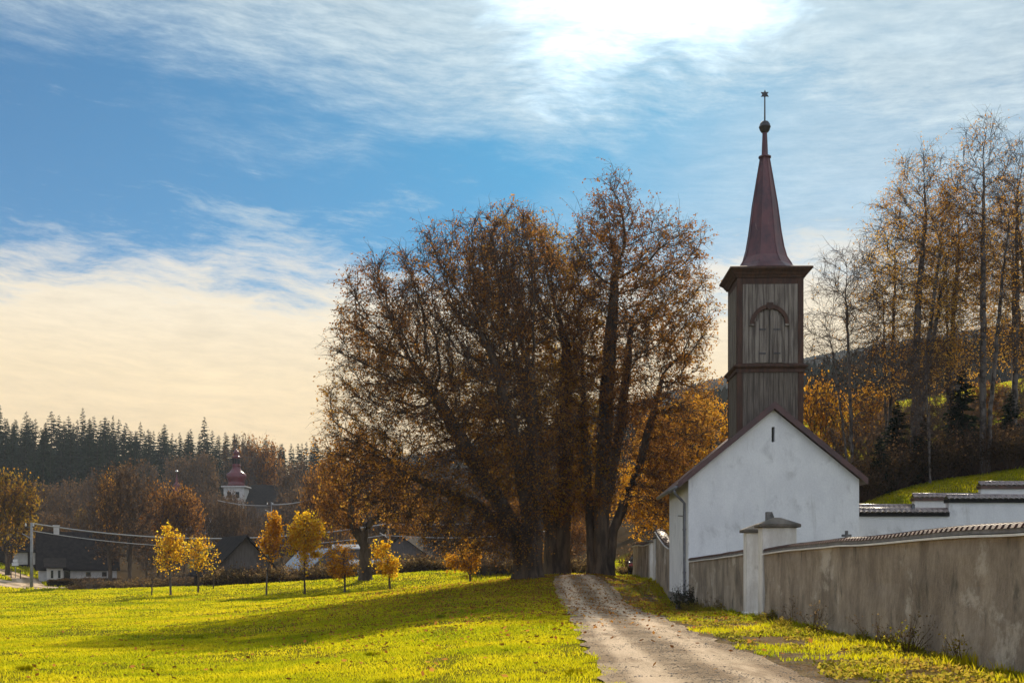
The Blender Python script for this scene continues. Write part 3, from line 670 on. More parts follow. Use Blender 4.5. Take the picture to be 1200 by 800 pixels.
def spruce_mesh(seed, h, w, whorls, per, needles):
    """drooping whorls of flat needle sprays round a tapered stem"""
    rng = np.random.default_rng(seed); V, Q, mi, b = [], [], [], 0
    P0 = np.array([[0, 0, h*i/6] for i in range(6)]); P1 = np.array([[0, 0, h*(i+1)/6] for i in range(6)]); D = np.tile([[0, 0, 1.]], (6, 1))
    r = h*.014*(1-np.arange(7)/6.4); v, q = frusta(P0, P1, D, D, r[:6], r[1:], 6); V.append(v); Q.append(q); b += len(v); mi += [0]*len(q)
    n = whorls*per; t = np.repeat((np.arange(whorls)+.5)/whorls, per)+rng.normal(0, .3/whorls, n); t = np.clip(t, 0, .995)
    z = h*(.10+.90*t); L = w*(1-t)**.75*(.6+.55*rng.random(n))+.12; ph = rng.random(n)*2*pi
    dx = np.stack([np.cos(ph), np.sin(ph), -.30+.55*t+rng.normal(0, .1, n)], 1); dx = unit(dx); o = np.stack([0*z, 0*z, z], 1)
    side = unit(np.cross(dx, [[0, 0, 1.]]))
    for k in range(needles):
        u = (k+rng.random(n))/needles; c = o+dx*(L*u)[:, None]; c[:, 2] -= (u**2)*L*.18
        for sg in (-1, 1):
            a = unit(dx*.75+side*sg*(.5+.3*rng.random(n))[:, None]+np.stack([0*u, 0*u, -.35-.4*rng.random(n)], 1)); ln = (L*.42*(1-.55*u)+.12*h/20)
            wv = unit(np.cross(a, rng.normal(0, 1, (n, 3))))*(.26*ln)[:, None]
            q4 = np.stack([c, c+a*(ln*.45)[:, None]+wv, c+a*ln[:, None], c+a*(ln*.45)[:, None]-wv], 1).reshape(-1, 3)
            V.append(q4); Q.append(np.arange(n*4).reshape(-1, 4)+b); b += len(q4); mi += [1]*n
    return np_mesh('spruce', np.concatenate(V), np.concatenate(Q), mats=[M['spruce_bark'], M['needle']], mi=mi)
def spruces():
    var = [spruce_mesh(31+i, 25, w, 26, 8, 4) for i, w in enumerate((4.0, 4.8, 3.5, 4.4))]
    rng = np.random.default_rng(40); n = 0
    sky = [(-60, 482), (0, 478), (20, 490), (60, 489), (100, 488), (140, 492), (180, 500), (210, 502), (260, 505), (300, 510), (340, 515), (400, 520), (470, 522), (560, 510)]
    L = []
    for px in np.arange(-70, 400, 3.5): L.append((px+rng.normal(0, 3), 395+rng.normal(0, 14), 1.0))
    for px in np.arange(-70, 330, 8.5): L.append((px+rng.normal(0, 3), 360+rng.normal(0, 14), .93))
    for px in np.arange(-60, 190, 11): L.append((px+rng.normal(0, 3), 315+rng.normal(0, 14), .85))
    for px, d, k in L:
        o = bpy.data.objects.new('spruce_tree', var[n % 4]); COL.objects.link(o); n += 1
        p = at(px, d); top = zat(np.interp(px, [s[0] for s in sky], [s[1] for s in sky])+rng.normal(5, 7.0), d)
        h = max(13, (top-p.z)*(k if k < 1 else 1)); s = h/25
        o.location = (p.x, p.y, p.z-.3); o.rotation_euler = (0, 0, rng.random()*6.28); q_ = .8+.5*rng.random(); o.scale = (s*q_, s*q_, s)
        if px < 40 and k == 1.0 and False: pass
        tag(o, 'tall dark spruce in the bluish forest on the hillside behind the village', 'spruce', 'spruces of the forest behind the village')
    # dark young spruces among the birches
    big = spruce_mesh(45, 8, 2.1, 26, 9, 6)
    for px, d, h, lab in ((1083, 65, 4.0, 'low dark spruce at the foot of the broad orange birch'), (1052, 69, 5.5, 'taller dark spruce left behind the birch stems'),
                          (1128, 68, 6.5, 'bushy dark spruce in the middle of the birch stems'), (1185, 70, 4.5, 'dark spruce low beside the pale trunk of the tallest birch'), (1030, 64, 3.6, 'small dark spruce just above the chapel roof end')):
        o = bpy.data.objects.new('spruce_tree', big); COL.objects.link(o); place(o, px, d, px, (h/8*1.1, h/8*1.1, h/8), lab, 'young spruces among the birches', 'spruce')
spruces()

def bush_mesh(name, seed, h, w, n, twm, lm, leaves, lsize=.10, r=.012):
    """many thin stems fanning from the ground with twigs and leaves"""
    rng = np.random.default_rng(seed); ph = rng.random(n)*2*pi; rr = w*.5*np.sqrt(rng.random(n))
    P0 = np.stack([rr*np.cos(ph)*.5, rr*np.sin(ph)*.5, 0*rr], 1); D = unit(np.stack([np.cos(ph)*rr/w*1.5, np.sin(ph)*rr/w*1.5, np.ones(n)], 1)+rng.normal(0, .15, (n, 3)))
    L = h*(.5+.5*rng.random(n)); P1 = P0+D*(L*.55)[:, None]; D2 = unit(D+rng.normal(0, .25, (n, 3))); P2 = P1+D2*(L*.45)[:, None]; o = np.ones(n)
    segs = [frusta(P0, P1, D, D, r*1.5*o, r*o, 3), frusta(P1, P2, D, D2, r*o, r*.3*o, 3)]
    for k in range(4):
        t = rng.random(n)[:, None]; A = P0*(1-t)+P1*t if k < 1 else P1*(1-t)+P2*t; Ds = unit(D+rng.normal(0, .6, (n, 3))); B = A+Ds*(L*.3*(.4+rng.random(n)))[:, None]
        segs.append(frusta(A, B, Ds, Ds, r*.6*o, r*.25*o, 3))
    V, Q, b = [], [], 0
    for v, q in segs: V.append(v); Q.append(q+b); b += len(v)
    mi = [0]*sum(len(q) for q in Q)
    if leaves:
        k = rng.integers(0, n, leaves); t = rng.random(leaves)[:, None]; C = P1[k]*(1-t)+P2[k]*t+rng.normal(0, .16*h/2, (leaves, 3))*np.array([1, 1, .8]); C[:, 2] = np.maximum(C[:, 2], .05)
        sz = lsize*(.6+.8*rng.random(leaves)); a = unit(rng.normal(0, 1, (leaves, 3))); bv = unit(np.cross(a, rng.normal(0, 1, (leaves, 3))))
        lv = np.stack([C, C+a*(sz*.5)[:, None]+bv*(sz*.4)[:, None], C+a*sz[:, None], C+a*(sz*.5)[:, None]-bv*(sz*.4)[:, None]], 1).reshape(-1, 3)
        V.append(lv); Q.append(np.arange(leaves*4).reshape(-1, 4)+b); mi += [1]*leaves
    return np_mesh(name, np.concatenate(V), np.concatenate(Q), mats=[M[twm], M[lm]], mi=mi)

def bg_tree(seed, h, w, leaf, twm, leaves, shape, r=.25, lsize=.3, name='broadleaf_tree'):
    rng = np.random.default_rng(seed); A = []
    if shape == 'round': A = [ell(rng, (0, 0, h*.62), (w*.5, w*.5, h*.37), 420), ell(rng, (w*.2, 0, h*.75), (w*.3, w*.3, h*.22), 120), ell(rng, (-w*.25, 0, h*.5), (w*.3, w*.3, h*.2), 120)]
    elif shape == 'vase': A = [ell(rng, (0, 0, h*.66), (w*.5, w*.5, h*.33), 450), ell(rng, (0, 0, h*.42), (w*.3, w*.3, h*.2), 120)]
    else: A = [ell(rng, (0, 0, h*.58), (w*.38, w*.38, h*.42), 520)]
    st = [[(0, 0, 0), (0, 0, h*.2), (rng.normal(0, .3), 0, h*.36)], [(.2, 0, 0), (.2, .1, h*.2), (rng.normal(0, .8), .5, h*.36)]]
    return tree(name, (0, 0, 0), rng, np.concatenate(A), st, h*.035, h*.28, h*.055, .022, r, M[twm], M[leaf], inertia=.6, trop=(0, 0, .25),
                per=3.4, L=h*.085, r=.022, rmax=.09, droop=.1, up=.25, leaves=leaves, lsize=lsize, lspread=.3)
def village_trees():
    T = {'bare': bg_tree(51, 14, 10, 'brown_leaf', 'twig_grey', 1500, 'vase'), 'rust': bg_tree(52, 13, 10, 'rust_leaf', 'twig', 5200, 'round'),
         'brown': bg_tree(53, 14, 10, 'brown_leaf', 'twig_grey', 4200, 'round'), 'orange': bg_tree(54, 12, 9, 'orange_leaf', 'twig', 4200, 'round'),
         'tall': bg_tree(55, 17, 8, 'brown_leaf', 'twig', 1500, 'tall'), 'olive': bg_tree(56, 12, 9, 'green_leaf', 'twig', 4800, 'round')}
    used = set(); GR = 'autumn trees around the village'
    W0 = {'bare': 10, 'rust': 10, 'brown': 10, 'orange': 9, 'tall': 8, 'olive': 9}; H0 = {'bare': 14, 'rust': 13, 'brown': 14, 'orange': 12, 'tall': 17, 'olive': 12}
    def put(kind, px, d, top, wpx, lab, rz):
        o = T[kind] if kind not in used else copy_tree(T[kind]); used.add(kind)
        p = at(px, d); h = max(2.5, zat(top, d)-p.z); s = h/(H0[kind]*.99); sw = wpx/F*d/W0[kind]
        place(o, px, d, rz, (sw, sw, s), lab, GR, 'tree', .2)
    named = [('olive', 8, 150, 555, 70, 'orange and green tree at the left picture edge above the dark shed'),
             ('orange', -18, 158, 565, 60, 'orange tree at the left picture edge behind the olive one'),
             ('tall', 130, 135, 545, 62, 'tall bare dark stemmed tree standing at the meadow edge right of the cottage'),
             ('tall', 153, 138, 540, 66, 'dark forked bare tree standing just right of the tall bare one'),
             ('orange', 128, 165, 555, 26, 'narrow golden brown tree crown behind the tall bare tree'),
             ('rust', 190, 165, 568, 54, 'pale rust coloured tree with a rounded crown left of the church'),
             ('rust', 216, 168, 572, 50, 'pale rust coloured tree between the church tower and its rounded neighbour'),
             ('olive', 97, 170, 598, 20, 'small yellow bush like tree above the cottage roof'),
             ('brown', 213, 300, 534, 42, 'copper domed tree left of the red church tower, behind the rust pair'),
             ('brown', 238, 305, 530, 40, 'copper domed tree closest to the red church tower on its left'),
             ('rust', 302, 290, 516, 60, 'wide tan tree behind the church roof'), ('bare', 282, 285, 515, 50, 'thin bare tree rising just right behind the church tower'),
             ('orange', 395, 160, 540, 46, 'orange tree seen left behind the rust leaved meadow tree'), ('rust', 372, 175, 548, 44, 'rusty tree above the roofs right of the church')]
    for i, (k, px, d, top, w, lab) in enumerate(named): put(k, px, d, top, w, lab, i*1.3)
    rng = np.random.default_rng(60)
    rest = [('bare', 30, 200, 570, 44), ('brown', 52, 210, 565, 46), ('bare', 75, 190, 568, 46), ('brown', 88, 230, 562, 44), ('bare', 112, 215, 553, 46), ('bare', 172, 220, 542, 50), ('brown', 60, 170, 600, 40), ('bare', 102, 160, 592, 44),
            ('brown', 150, 235, 545, 44), ('bare', 236, 200, 570, 34), ('bare', 255, 215, 578, 30), ('tall', 242, 190, 580, 28), ('tall', 258, 185, 582, 26), ('tall', 270, 183, 583, 24), ('brown', 266, 195, 579, 32), ('brown', 279, 198, 584, 26), ('bare', 272, 190, 577, 30), ('tall', 283, 186, 588, 24), ('bare', 295, 182, 590, 28), ('bare', 330, 200, 582, 44), ('brown', 350, 215, 570, 44), ('bare', 372, 240, 552, 44), ('bare', 310, 190, 600, 34),
            ('brown', 345, 260, 540, 44), ('bare', 395, 250, 535, 46), ('bare', 185, 180, 600, 40), ('bare', 40, 175, 615, 34), ('brown', 16, 215, 570, 40), ('bare', 425, 180, 575, 46), ('brown', 455, 175, 585, 46), ('bare', 490, 170, 575, 50), ('brown', 525, 165, 580, 54), ('bare', 560, 160, 585, 50), ('rust', 590, 150, 580, 54),
            ('brown', 470, 240, 545, 60), ('bare', 520, 245, 540, 60), ('brown', 575, 250, 535, 64), ('bare', 620, 200, 560, 56), ('rust', 660, 165, 575, 60), ('brown', 700, 180, 560, 60), ('rust', 745, 150, 560, 60), ('brown', 775, 130, 570, 60), ('rust', 670, 120, 610, 40),
            ('bare', -20, 190, 575, 44), ('brown', -45, 170, 570, 50), ('orange', 650, 108, 628, 30), ('bare', 205, 150, 622, 34), ('bare', 172, 146, 618, 32), ('brown', 290, 165, 615, 30), ('bare', 350, 160, 612, 36), ('bare', 395, 150, 612, 34)]
    lab = {'bare': 'bare greyish twiggy tree in the thicket around the village', 'brown': 'brown half bare tree in the thicket around the village', 'tall': 'dark slender bare tree in the row before the church',
           'rust': 'rust coloured tree in the thicket behind the old lindens', 'orange': 'small orange tree seen low between the linden trunks'}
    for k, px, d, top, w in rest: put(k, px, d, top, w, lab[k], rng.random()*6.28)
    # trees on the slope behind chapel and birches
    for k, px, d, top, w, l in (('orange', 965, 84, 440, 62, 'golden tree close right of the wooden tower'), ('orange', 1018, 88, 448, 66, 'bright orange low tree under the thin birches'), ('bare', 1000, 74, 490, 70, 'bare dark stemmed tree behind the chapel roof slope'),
                                ('brown', 1050, 80, 470, 60, 'brown tree in the shade behind the broad birch'), ('bare', 1100, 84, 455, 66, 'bare tree deep in the shade between birch stems'), ('rust', 1160, 88, 445, 60, 'rusty tree low behind the tallest birch'), ('bare', 1205, 78, 440, 70, 'dark bare tree at the right picture edge below the birches'), ('brown', 870, 95, 480, 60, 'brown tree mostly hidden behind the wooden tower'),
        ('bare', 1030, 92, 468, 60, 'bare tree between the two orange trees on the shaded slope'), ('brown', 1078, 90, 470, 60, 'brown tree right behind the trunk of the broad birch'), ('bare', 1128, 80, 462, 56, 'bare twiggy tree left of the tallest birch trunk'), ('brown', 1135, 96, 470, 50, 'low brown tree under the distant meadow strip'), ('bare', 1180, 92, 455, 56, 'bare tree between the two tallest birch trunks'), ('brown', 1225, 90, 470, 60, 'brown tree cut by the right picture edge under the birches')):
        p = at(px, d); put(k, px, d, top, w, l, px)
        bpy.data.objects
village_trees()

def young_trees():
    rng = np.random.default_rng(70)
    def make(seed, h, w, zc, leaves, leaf, rz=.5):
        r = np.random.default_rng(seed); q1 = r.normal(0, .12, 4)*w; att = np.concatenate([ell(r, (q1[0], q1[1], h*zc), (w*.42, w*.46, h*(1-zc)), 200, .5), ell(r, (q1[2]*1.2, q1[3], h*(zc-.10)), (w*.40, w*.40, h*(1-zc)*.62), 110, .5)])
        return tree('young_tree', (0, 0, 0), r, att, [[(0, 0, 0), (.03, 0, h*.25), (0, .03, h*.55), (0, 0, h*.8)]], .22, 1.6, .30, .008, .075, M['twig_grey'], M[leaf], M['birch'] if seed % 2 else M['bark'], flare=1.2, trop=(0, 0, .3), flute=.02,
                    per=2.6, L=.5, r=.008, rmax=.03, leaves=leaves, lsize=.15, droop=.05, up=.2, lspread=.14, lfilter=clumps(.55, .33, .60, .12))
    S = [(200, 697, 617, 33, .66, 'gold_leaf', 5200, 'young golden tree with a bare grey middle, leftmost of the meadow row'),
         (232, 695, 629, 30, .68, 'gold_leaf', 3300, 'young thin leaved golden tree second from the left in the meadow row'),
         (312, 697, 604, 26, .68, 'orange_leaf', 5600, 'narrow upright orange young tree left of the fullest golden one'),
         (357, 696, 600, 43, .66, 'gold_leaf', 11500, 'fullest golden young tree with a round crown on the meadow edge'),
         (404, 694, 635, 34, .64, 'orange_leaf', 4000, 'low orange young tree right of the fullest golden one'),
         (457, 691, 633, 26, .62, 'gold_leaf', 4800, 'small cone shaped yellow young tree on the open meadow'),
         (551, 686, 634, 34, .62, 'orange_leaf', 3200, 'faint orange young tree nearest to the linden trunks')]
    for i, (px, by, ty, wpx, zc, leaf, n, lab) in enumerate(S):
        p = on_ground(px, by, 72, 112); d = p.y; h = zat(ty, d)-p.z; o = make(71+i, h, wpx/F*d, zc, n, leaf)
        o.location = (p.x, p.y, p.z-.05); o.rotation_euler = (rng.normal(0, .03), rng.normal(0, .045), i*1.7); tag(o, lab, 'young tree', 'young trees in a row across the meadow')
    for px, by, h in ((178, 698, 2.6), (250, 690, 3.2)):
        p = on_ground(px, by, 72, 118); r = np.random.default_rng(px); att = ell(r, (0, 0, h*.7), (.7, .7, h*.32), 70)
        o = tree('young_tree', p, r, att, [[(0, 0, 0), (.02, 0, h*.5)]], .2, 1.4, .28, .008, .05, M['twig_grey'], M['brown_leaf'], flare=1.1, per=3, L=.4, r=.008, rmax=.03, leaves=60, lsize=.1)
        tag(o, 'tiny leafless young tree ' + ('left of the leftmost golden tree' if px == 178 else 'before the dark barn, left of the orange upright one'), 'young tree', 'young trees in a row across the meadow')
young_trees()

# ------------------------------------------------------------------ chapel
def chapel():
    root = empty('chapel', (7.32, 46, 0), WALL_RZ, 'white gabled chapel with a weathered wooden tower and dark red spire', 'chapel')
    Wd, Dp, ZE, ZA, B = 7.0, 7.4, 5.07, 7.95, -.9
    c = 3.5; sx0, sx1, sz0, sz1 = 3.42, 3.55, 6.62, 7.24
    zr = lambda x: ZE+(ZA-ZE)*(x/c if x <= c else (Wd-x)/c)
    m = MB(); th = .45
    front = [[(0, B), (sx0, B), (sx0, zr(sx0)), (0, ZE)], [(sx1, B), (Wd, B), (Wd, ZE), (sx1, zr(sx1))], [(sx0, B), (sx1, B), (sx1, sz0), (sx0, sz0)], [(sx0, sz1), (sx1, sz1), (sx1, zr(sx1)), (c, ZA), (sx0, zr(sx0))]]
    for poly in front: m.add([(a, 0, b) for a, b in poly], [tuple(range(len(poly)))])
    m.add([(sx0, 0, sz0), (sx0, th, sz0), (sx0, th, sz1), (sx0, 0, sz1), (sx1, 0, sz0), (sx1, th, sz0), (sx1, th, sz1), (sx1, 0, sz1)], [(0, 1, 2, 3), (4, 7, 6, 5), (0, 4, 5, 1), (3, 2, 6, 7)])
    m.add([(0, 0, B), (0, Dp, B), (0, Dp, ZE), (0, 0, ZE)], [(0, 1, 2, 3)]); m.add([(Wd, 0, B), (Wd, Dp, B), (Wd, Dp, ZE), (Wd, 0, ZE)], [(0, 3, 2, 1)])
    m.add([(0, Dp, B), (Wd, Dp, B), (Wd, Dp, ZE), (c, Dp, ZA), (0, Dp, ZE)], [(0, 1, 2, 3, 4)])
    me = bpy.data.meshes.new('wall'); me.from_pydata(m.v, [], m.f); me.materials.append(M['white_plaster'])
    link_mesh('wall', me, root)
    MB().box(sx0+.002, sx1-.002, th-.03, th, sz0, sz1).build('slit_window', M['black'], root)
    # plinth on the road side
    MB().box(-.07, -.003, .02, Dp-.02, -.8, .28).build('plinth', M['plinth'], root, .015)
    # roof: two slabs with overhang, boards on the gable edge
    k = (ZA-ZE)/c; tk = .16; y0, y1 = -.22, Dp+.25
    def slab(xe, sgn):
        x_e = c+sgn*xe; pts = [(c, ZA+.05), (x_e, ZA+.05-k*xe), (x_e, ZA+.05-k*xe+tk), (c, ZA+.05+tk*1.25)]
        return MB().prism(pts, y0, y1)
    rf = slab(c+.46, -1); rf.v += slab(c+.30, 1).v; rf.f += [tuple(i+8 for i in f) for f in slab(c+.30, 1).f]
    rfo = rf.build('roof', M['roof_red'], root)
    for sgn, xe in ((-1, c+.46), (1, c+.30)):
        pts = [(c, ZA+.02), (c+sgn*xe, ZA+.02-k*xe), (c+sgn*xe, ZA+.02-k*xe+.26), (c, ZA+.02+.30)]
        MB().prism(pts, y0-.045, y0-.003).build('barge_board', M['roof_red'], rfo)
    g = MB(); 
    zc = ZA-k*(c+.46)+.06
    g.tube([(-.54, y0-.02, zc), (-.54, y1, zc)], .075, 10); g.build('gutter', M['zinc'], root, smooth=True)
    d = MB(); d.tube([(-.54, .35, zc-.05), (-.52, .4, zc-.22), (-.30, .52, zc-.42), (-.11, .55, zc-.62), (-.11, .55, .25), (-.14, .55, .12)], .062, 10)
    dp = d.build('downpipe', M['zinc'], root, smooth=True)
    for z in (1.2, 3.0): MB().lathe([(.078, z), (.078, z+.05)], -.11, .55, 12).build('pipe_clip', M['zinc'], dp)
    MB().tube([(-.02, 1.3, 3.62), (-.06, 3.2, 3.72)], .02, 6).build('cable', M['iron'], root)
    # small light stone band where eave meets the right corner
    # ---------------- tower
    x0, x1, ty0, ty1 = 2.09, 4.86, .55, 2.95; cx, cyy = (x0+x1)/2, (ty0+ty1)/2; zb, zband, zt = 5.2, 9.86, 13.56
    def boards(a0, a1, z0, z1, plane, axis, mat, name, par, seed, gap=.012):
        rng = np.random.default_rng(seed); mb = MB(); p = a0
        while p < a1-.02:
            w = min(.17+rng.random()*.10, a1-p); off = rng.random()*.018
            if axis == 'x': mb.box(p+gap*.5, p+w-gap*.5, plane-.03-off, plane+.04, z0, z1)
            else: mb.box(plane-.03-off, plane+.04, p+gap*.5, p+w-gap*.5, z0, z1)
            p += w
        return mb.build(name, mat, par)
    core = MB().box(x0+.06, x1-.06, ty0+.06, ty1-.06, zb, zt).build('tower_core', M['house_dark'], root)
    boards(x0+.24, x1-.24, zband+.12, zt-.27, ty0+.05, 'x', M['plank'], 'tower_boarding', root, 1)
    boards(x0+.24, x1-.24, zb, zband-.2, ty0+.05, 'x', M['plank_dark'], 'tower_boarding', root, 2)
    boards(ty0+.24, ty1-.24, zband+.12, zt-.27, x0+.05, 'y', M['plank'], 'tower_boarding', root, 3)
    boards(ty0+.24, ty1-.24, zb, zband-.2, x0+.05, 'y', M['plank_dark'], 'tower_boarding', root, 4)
    # right and back cladding
    MB().box(x1-.09, x1-.02, ty0+.24, ty1-.24, zb, zt-.15).box(x0+.24, x1-.24, ty1-.09, ty1-.02, zb, zt-.15).build('tower_boarding', M['plank'], root)
    for px_, py_ in ((x0, ty0), (x1-.24, ty0), (x0, ty1-.24), (x1-.24, ty1-.24)):
        MB().box(px_, px_+.24, py_, py_+.24, zb, zt).build('corner_post', M['frame_wood'], root, .012)
    MB().box(x0+.243, x1-.243, ty0+.012, ty0+.10, zt-.265, zt-.002).box(x0+.012, x0+.10, ty0+.243, ty1-.243, zt-.265, zt-.002).build('top_rail', M['frame_wood'], root)
    def cornice(z, prof, name):
        mb = MB(); vs = []; fs = []
        for o_, dz in prof:
            vs += [(x0-o_, ty0-o_, z+dz), (x1+o_, ty0-o_, z+dz), (x1+o_, ty1+o_, z+dz), (x0-o_, ty1+o_, z+dz)]
        n = len(prof)
        for i in range(n-1):
            for q in range(4): fs.append((i*4+q, i*4+(q+1) % 4, (i+1)*4+(q+1) % 4, (i+1)*4+q))
        fs += [(3, 2, 1, 0), tuple((n-1)*4+q for q in range(4))]
        return mb.add(vs, fs).build(name, M['frame_wood'], root)
    cornice(zband-.02, [(.02, -.24), (.05, -.24), (.05, -.10), (.13, -.04), (.15, 0), (.15, .04), (.03, .12), (.01, .12)], 'band_cornice')
    cornice(zt, [(.02, 0), (.06, 0), (.08, .06), (.15, .14), (.17, .19), (.26, .27), (.33, .32), (.33, .39), (.24, .43), (0, .45)], 'eaves_cornice')
    # arched shutter on the front
    ax, az_, ro, ri = cx-.04, 11.62, .80, .64
    arc = MB(); n = 20
    for i in range(n):
        a0, a1 = pi*i/n, pi*(i+1)/n; P = lambda r, a: (ax+r*cos(a), az_+r*sin(a))
        arc.prism([P(ri, a0), P(ro, a0), P(ro, a1), P(ri, a1)], ty0-.10, ty0+.012)
    arc.prism([(ax-.10, az_+ri-.06), (ax+.10, az_+ri-.06), (ax+.14, az_+ro+.07), (ax-.14, az_+ro+.07)], ty0-.14, ty0-.102)
    arc.build('arch_moulding', M['frame_wood'], root)
    sh = MB(); rng = np.random.default_rng(6); p = ax-ri+.02; 
    while p < ax+ri-.03:
        w = min(.19, ax+ri-.02-p); xm = max(abs(p-ax), abs(p+w-ax)); zt_ = az_+math.sqrt(max(0, (ri-.01)**2-xm**2)); sh.box(p+.007, p+w-.007, ty0-.035-rng.random()*.02, ty0-.003, zband+.14, zt_); p += w
    sho = sh.build('shutter', M['plank'], root)
    for zz in (11.35, 10.35):
        for sgn in (-1, 1): MB().box(*sorted((ax+sgn*.16, ax+sgn*.44)), ty0-.075, ty0-.058, zz, zz+.06).build('hinge', M['iron'], sho)
    MB().box(ax-.012, ax+.012, ty0-.062, ty0-.03, zband+.14, az_+ri-.08).build('shutter_gap', M['black'], sho)
    for sgn in (-1, 1): MB().box(*sorted((ax+sgn*.64, ax+sgn*.82)), ty0-.09, ty0+.012, az_-.09, az_-.003).build('impost', M['plank'], root)
    # spire: octagonal, flared foot
    prof = [(1.60, 13.99), (1.40, 14.11), (1.12, 14.32), (.90, 14.66), (.78, 15.1), (.67, 15.75), (.52, 16.95), (.34, 18.05), (.19, 18.95), (.17, 19.02)]
    vs = []; fs = []
    for i, (r, z) in enumerate(prof):
        f = min(1, i/3.0)
        for q in range(8):
            a = pi/8+q*pi/4; ux, uy = cos(a), sin(a); kk = 1/max(abs(ux), abs(uy)); s_ = kk*(1-f)*.92+1.04*f
            vs.append((cx+r*ux*s_, cyy+r*uy*s_, z))
        if i:
            for q in range(8): fs.append(((i-1)*8+q, (i-1)*8+(q+1) % 8, i*8+(q+1) % 8, i*8+q))
    fs += [tuple(range(7, -1, -1)), tuple((len(prof)-1)*8+q for q in range(8))]
    spo = MB().add(vs, fs).build('spire', M['spire'], root)
    seam = MB()                                     # standing seams on the arrises
    for q in range(8): seam.tube([vs[i*8+q] for i in range(2, len(prof))], .028, 5)
    seam.build('seam', M['spire'], spo)
    MB().lathe([(.13, 18.98), (.27, 19.0), (.27, 19.05), (.14, 19.07), (.125, 19.5), (.10, 20.1)], cx, cyy, 16).build('spire_neck', M['spire'], root)
    MB().lathe([(.05, 20.05), (.15, 20.10), (.21, 20.19), (.235, 20.29), (.25, 20.30), (.25, 20.34), (.235, 20.35), (.21, 20.45), (.15, 20.54), (.05, 20.58)], cx, cyy, 20).build('ball', M['iron'], root, smooth=True)
    MB().lathe([(.035, 20.57), (.028, 21.6)], cx, cyy, 8).build('rod', M['iron'], root)
    pts = []
    for i in range(12): a = pi/2+i*pi/6; r = .19 if i % 2 == 0 else .095; pts.append((cx+r*cos(a), 21.72+r*sin(a)))
    MB().prism(pts, cyy-.03, cyy+.03).build('star', M['iron'], root)
chapel()

# ------------------------------------------------------------------ cemetery walls
def wall_run(y0, y1, hgt, label, h_fn=None, coping=True):
    """rendered wall along the road with slab coping, pale drip edge and a row of clay tiles; built in its own frame"""
    n = max(4, int((y1-y0)/.35)); ys_ = np.linspace(y0, y1, n+1)
    root = empty('cemetery_wall', (wall_x(y0), y0, 0), WALL_RZ, label, 'wall', 'rendered walls along the gravel road')
    L = [(y-y0)*math.sqrt(1+WALL_K**2) for y in ys_]
    gx = [wall_x(y) for y in ys_]; gz = height(np.array(gx), ys_); rng = np.random.default_rng(int(y0))
    zt = [g+hgt(y)+(vnoise(y, 0, 1.6, 8)-.5)*.05 for g, y in zip(gz, ys_)]; zb = [g-.5 for g in gz]
    t = .42
    def sweep(prof, name, mat, par=None, smooth=False):
        """prof: list of (x, dz) relative to wall top line, swept along"""
        k = len(prof); vs = []; fs = []
        for l, z in zip(L, zt):
            w = (vnoise(l+y0, 3, .5, 9)-.5)*.02
            vs += [(x+w*0, l, z+dz) for x, dz in prof]
        for i in range(n):
            for q in range(k): fs.append((i*k+q, i*k+(q+1) % k, (i+1)*k+(q+1) % k, (i+1)*k+q))
        fs += [tuple(range(k-1, -1, -1)), tuple(n*k+q for q in range(k))]
        return MB().add(vs, fs).build(name, mat, par or root, smooth=smooth)
    vs = []; fs = []
    zl = 10
    for i, (l, a, b) in enumerate(zip(L, zb, zt)):
        for j in range(zl+1):
            z = a+(b-a)*j/zl; bulge = (float(vnoise(l+y0, z*2.0, .8, 4))-.5)*.045-.06*(1-j/zl)**3
            vs.append((bulge, l, z))
        vs += [(t, l, b), (t, l, a)]
    k = zl+3
    for i in range(n):
        for q in range(k): fs.append((i*k+q, i*k+(q+1) % k, (i+1)*k+(q+1) % k, (i+1)*k+q))
    fs += [tuple(range(k-1, -1, -1)), tuple(n*k+q for q in range(k))]
    MB().add(vs, fs).build('wall', M['grey_render'], root)
    sweep([(-.075, .003), (t+.075, .003), (t+.075, .034), (-.075, .034)], 'drip_edge', M['lip'])
    sweep([(-.02, .048), (t+.02, .048), (t+.02, .105), (-.02, .105)], 'coping', M['coping'])
    tb = MB(); p = 0.0; tot = L[-1]                     # one barrel tile after another along the ridge
    while p < tot-.05:
        w = .20; z = float(np.interp(p+w/2, L, zt))+.107; vs = []
        for yy, rr in ((p, .27), (p+w*.80, .25), (p+w-.02, .25)):
            for q in range(7): a = pi*q/6; vs.append((t/2-cos(a)*rr*.98, yy, z+sin(a)**.7*rr*.32+(float(np.interp(yy, L, zt))-float(np.interp(p+w/2, L, zt)))))
        fs = [(i*7+q, i*7+q+1, (i+1)*7+q+1, (i+1)*7+q) for i in range(2) for q in range(6)]+[tuple(range(7)), tuple(range(20, 13, -1))]
        tb.add(vs, fs); p += w
    tb.build('ridge_tile', M['tile'], root)
    return root
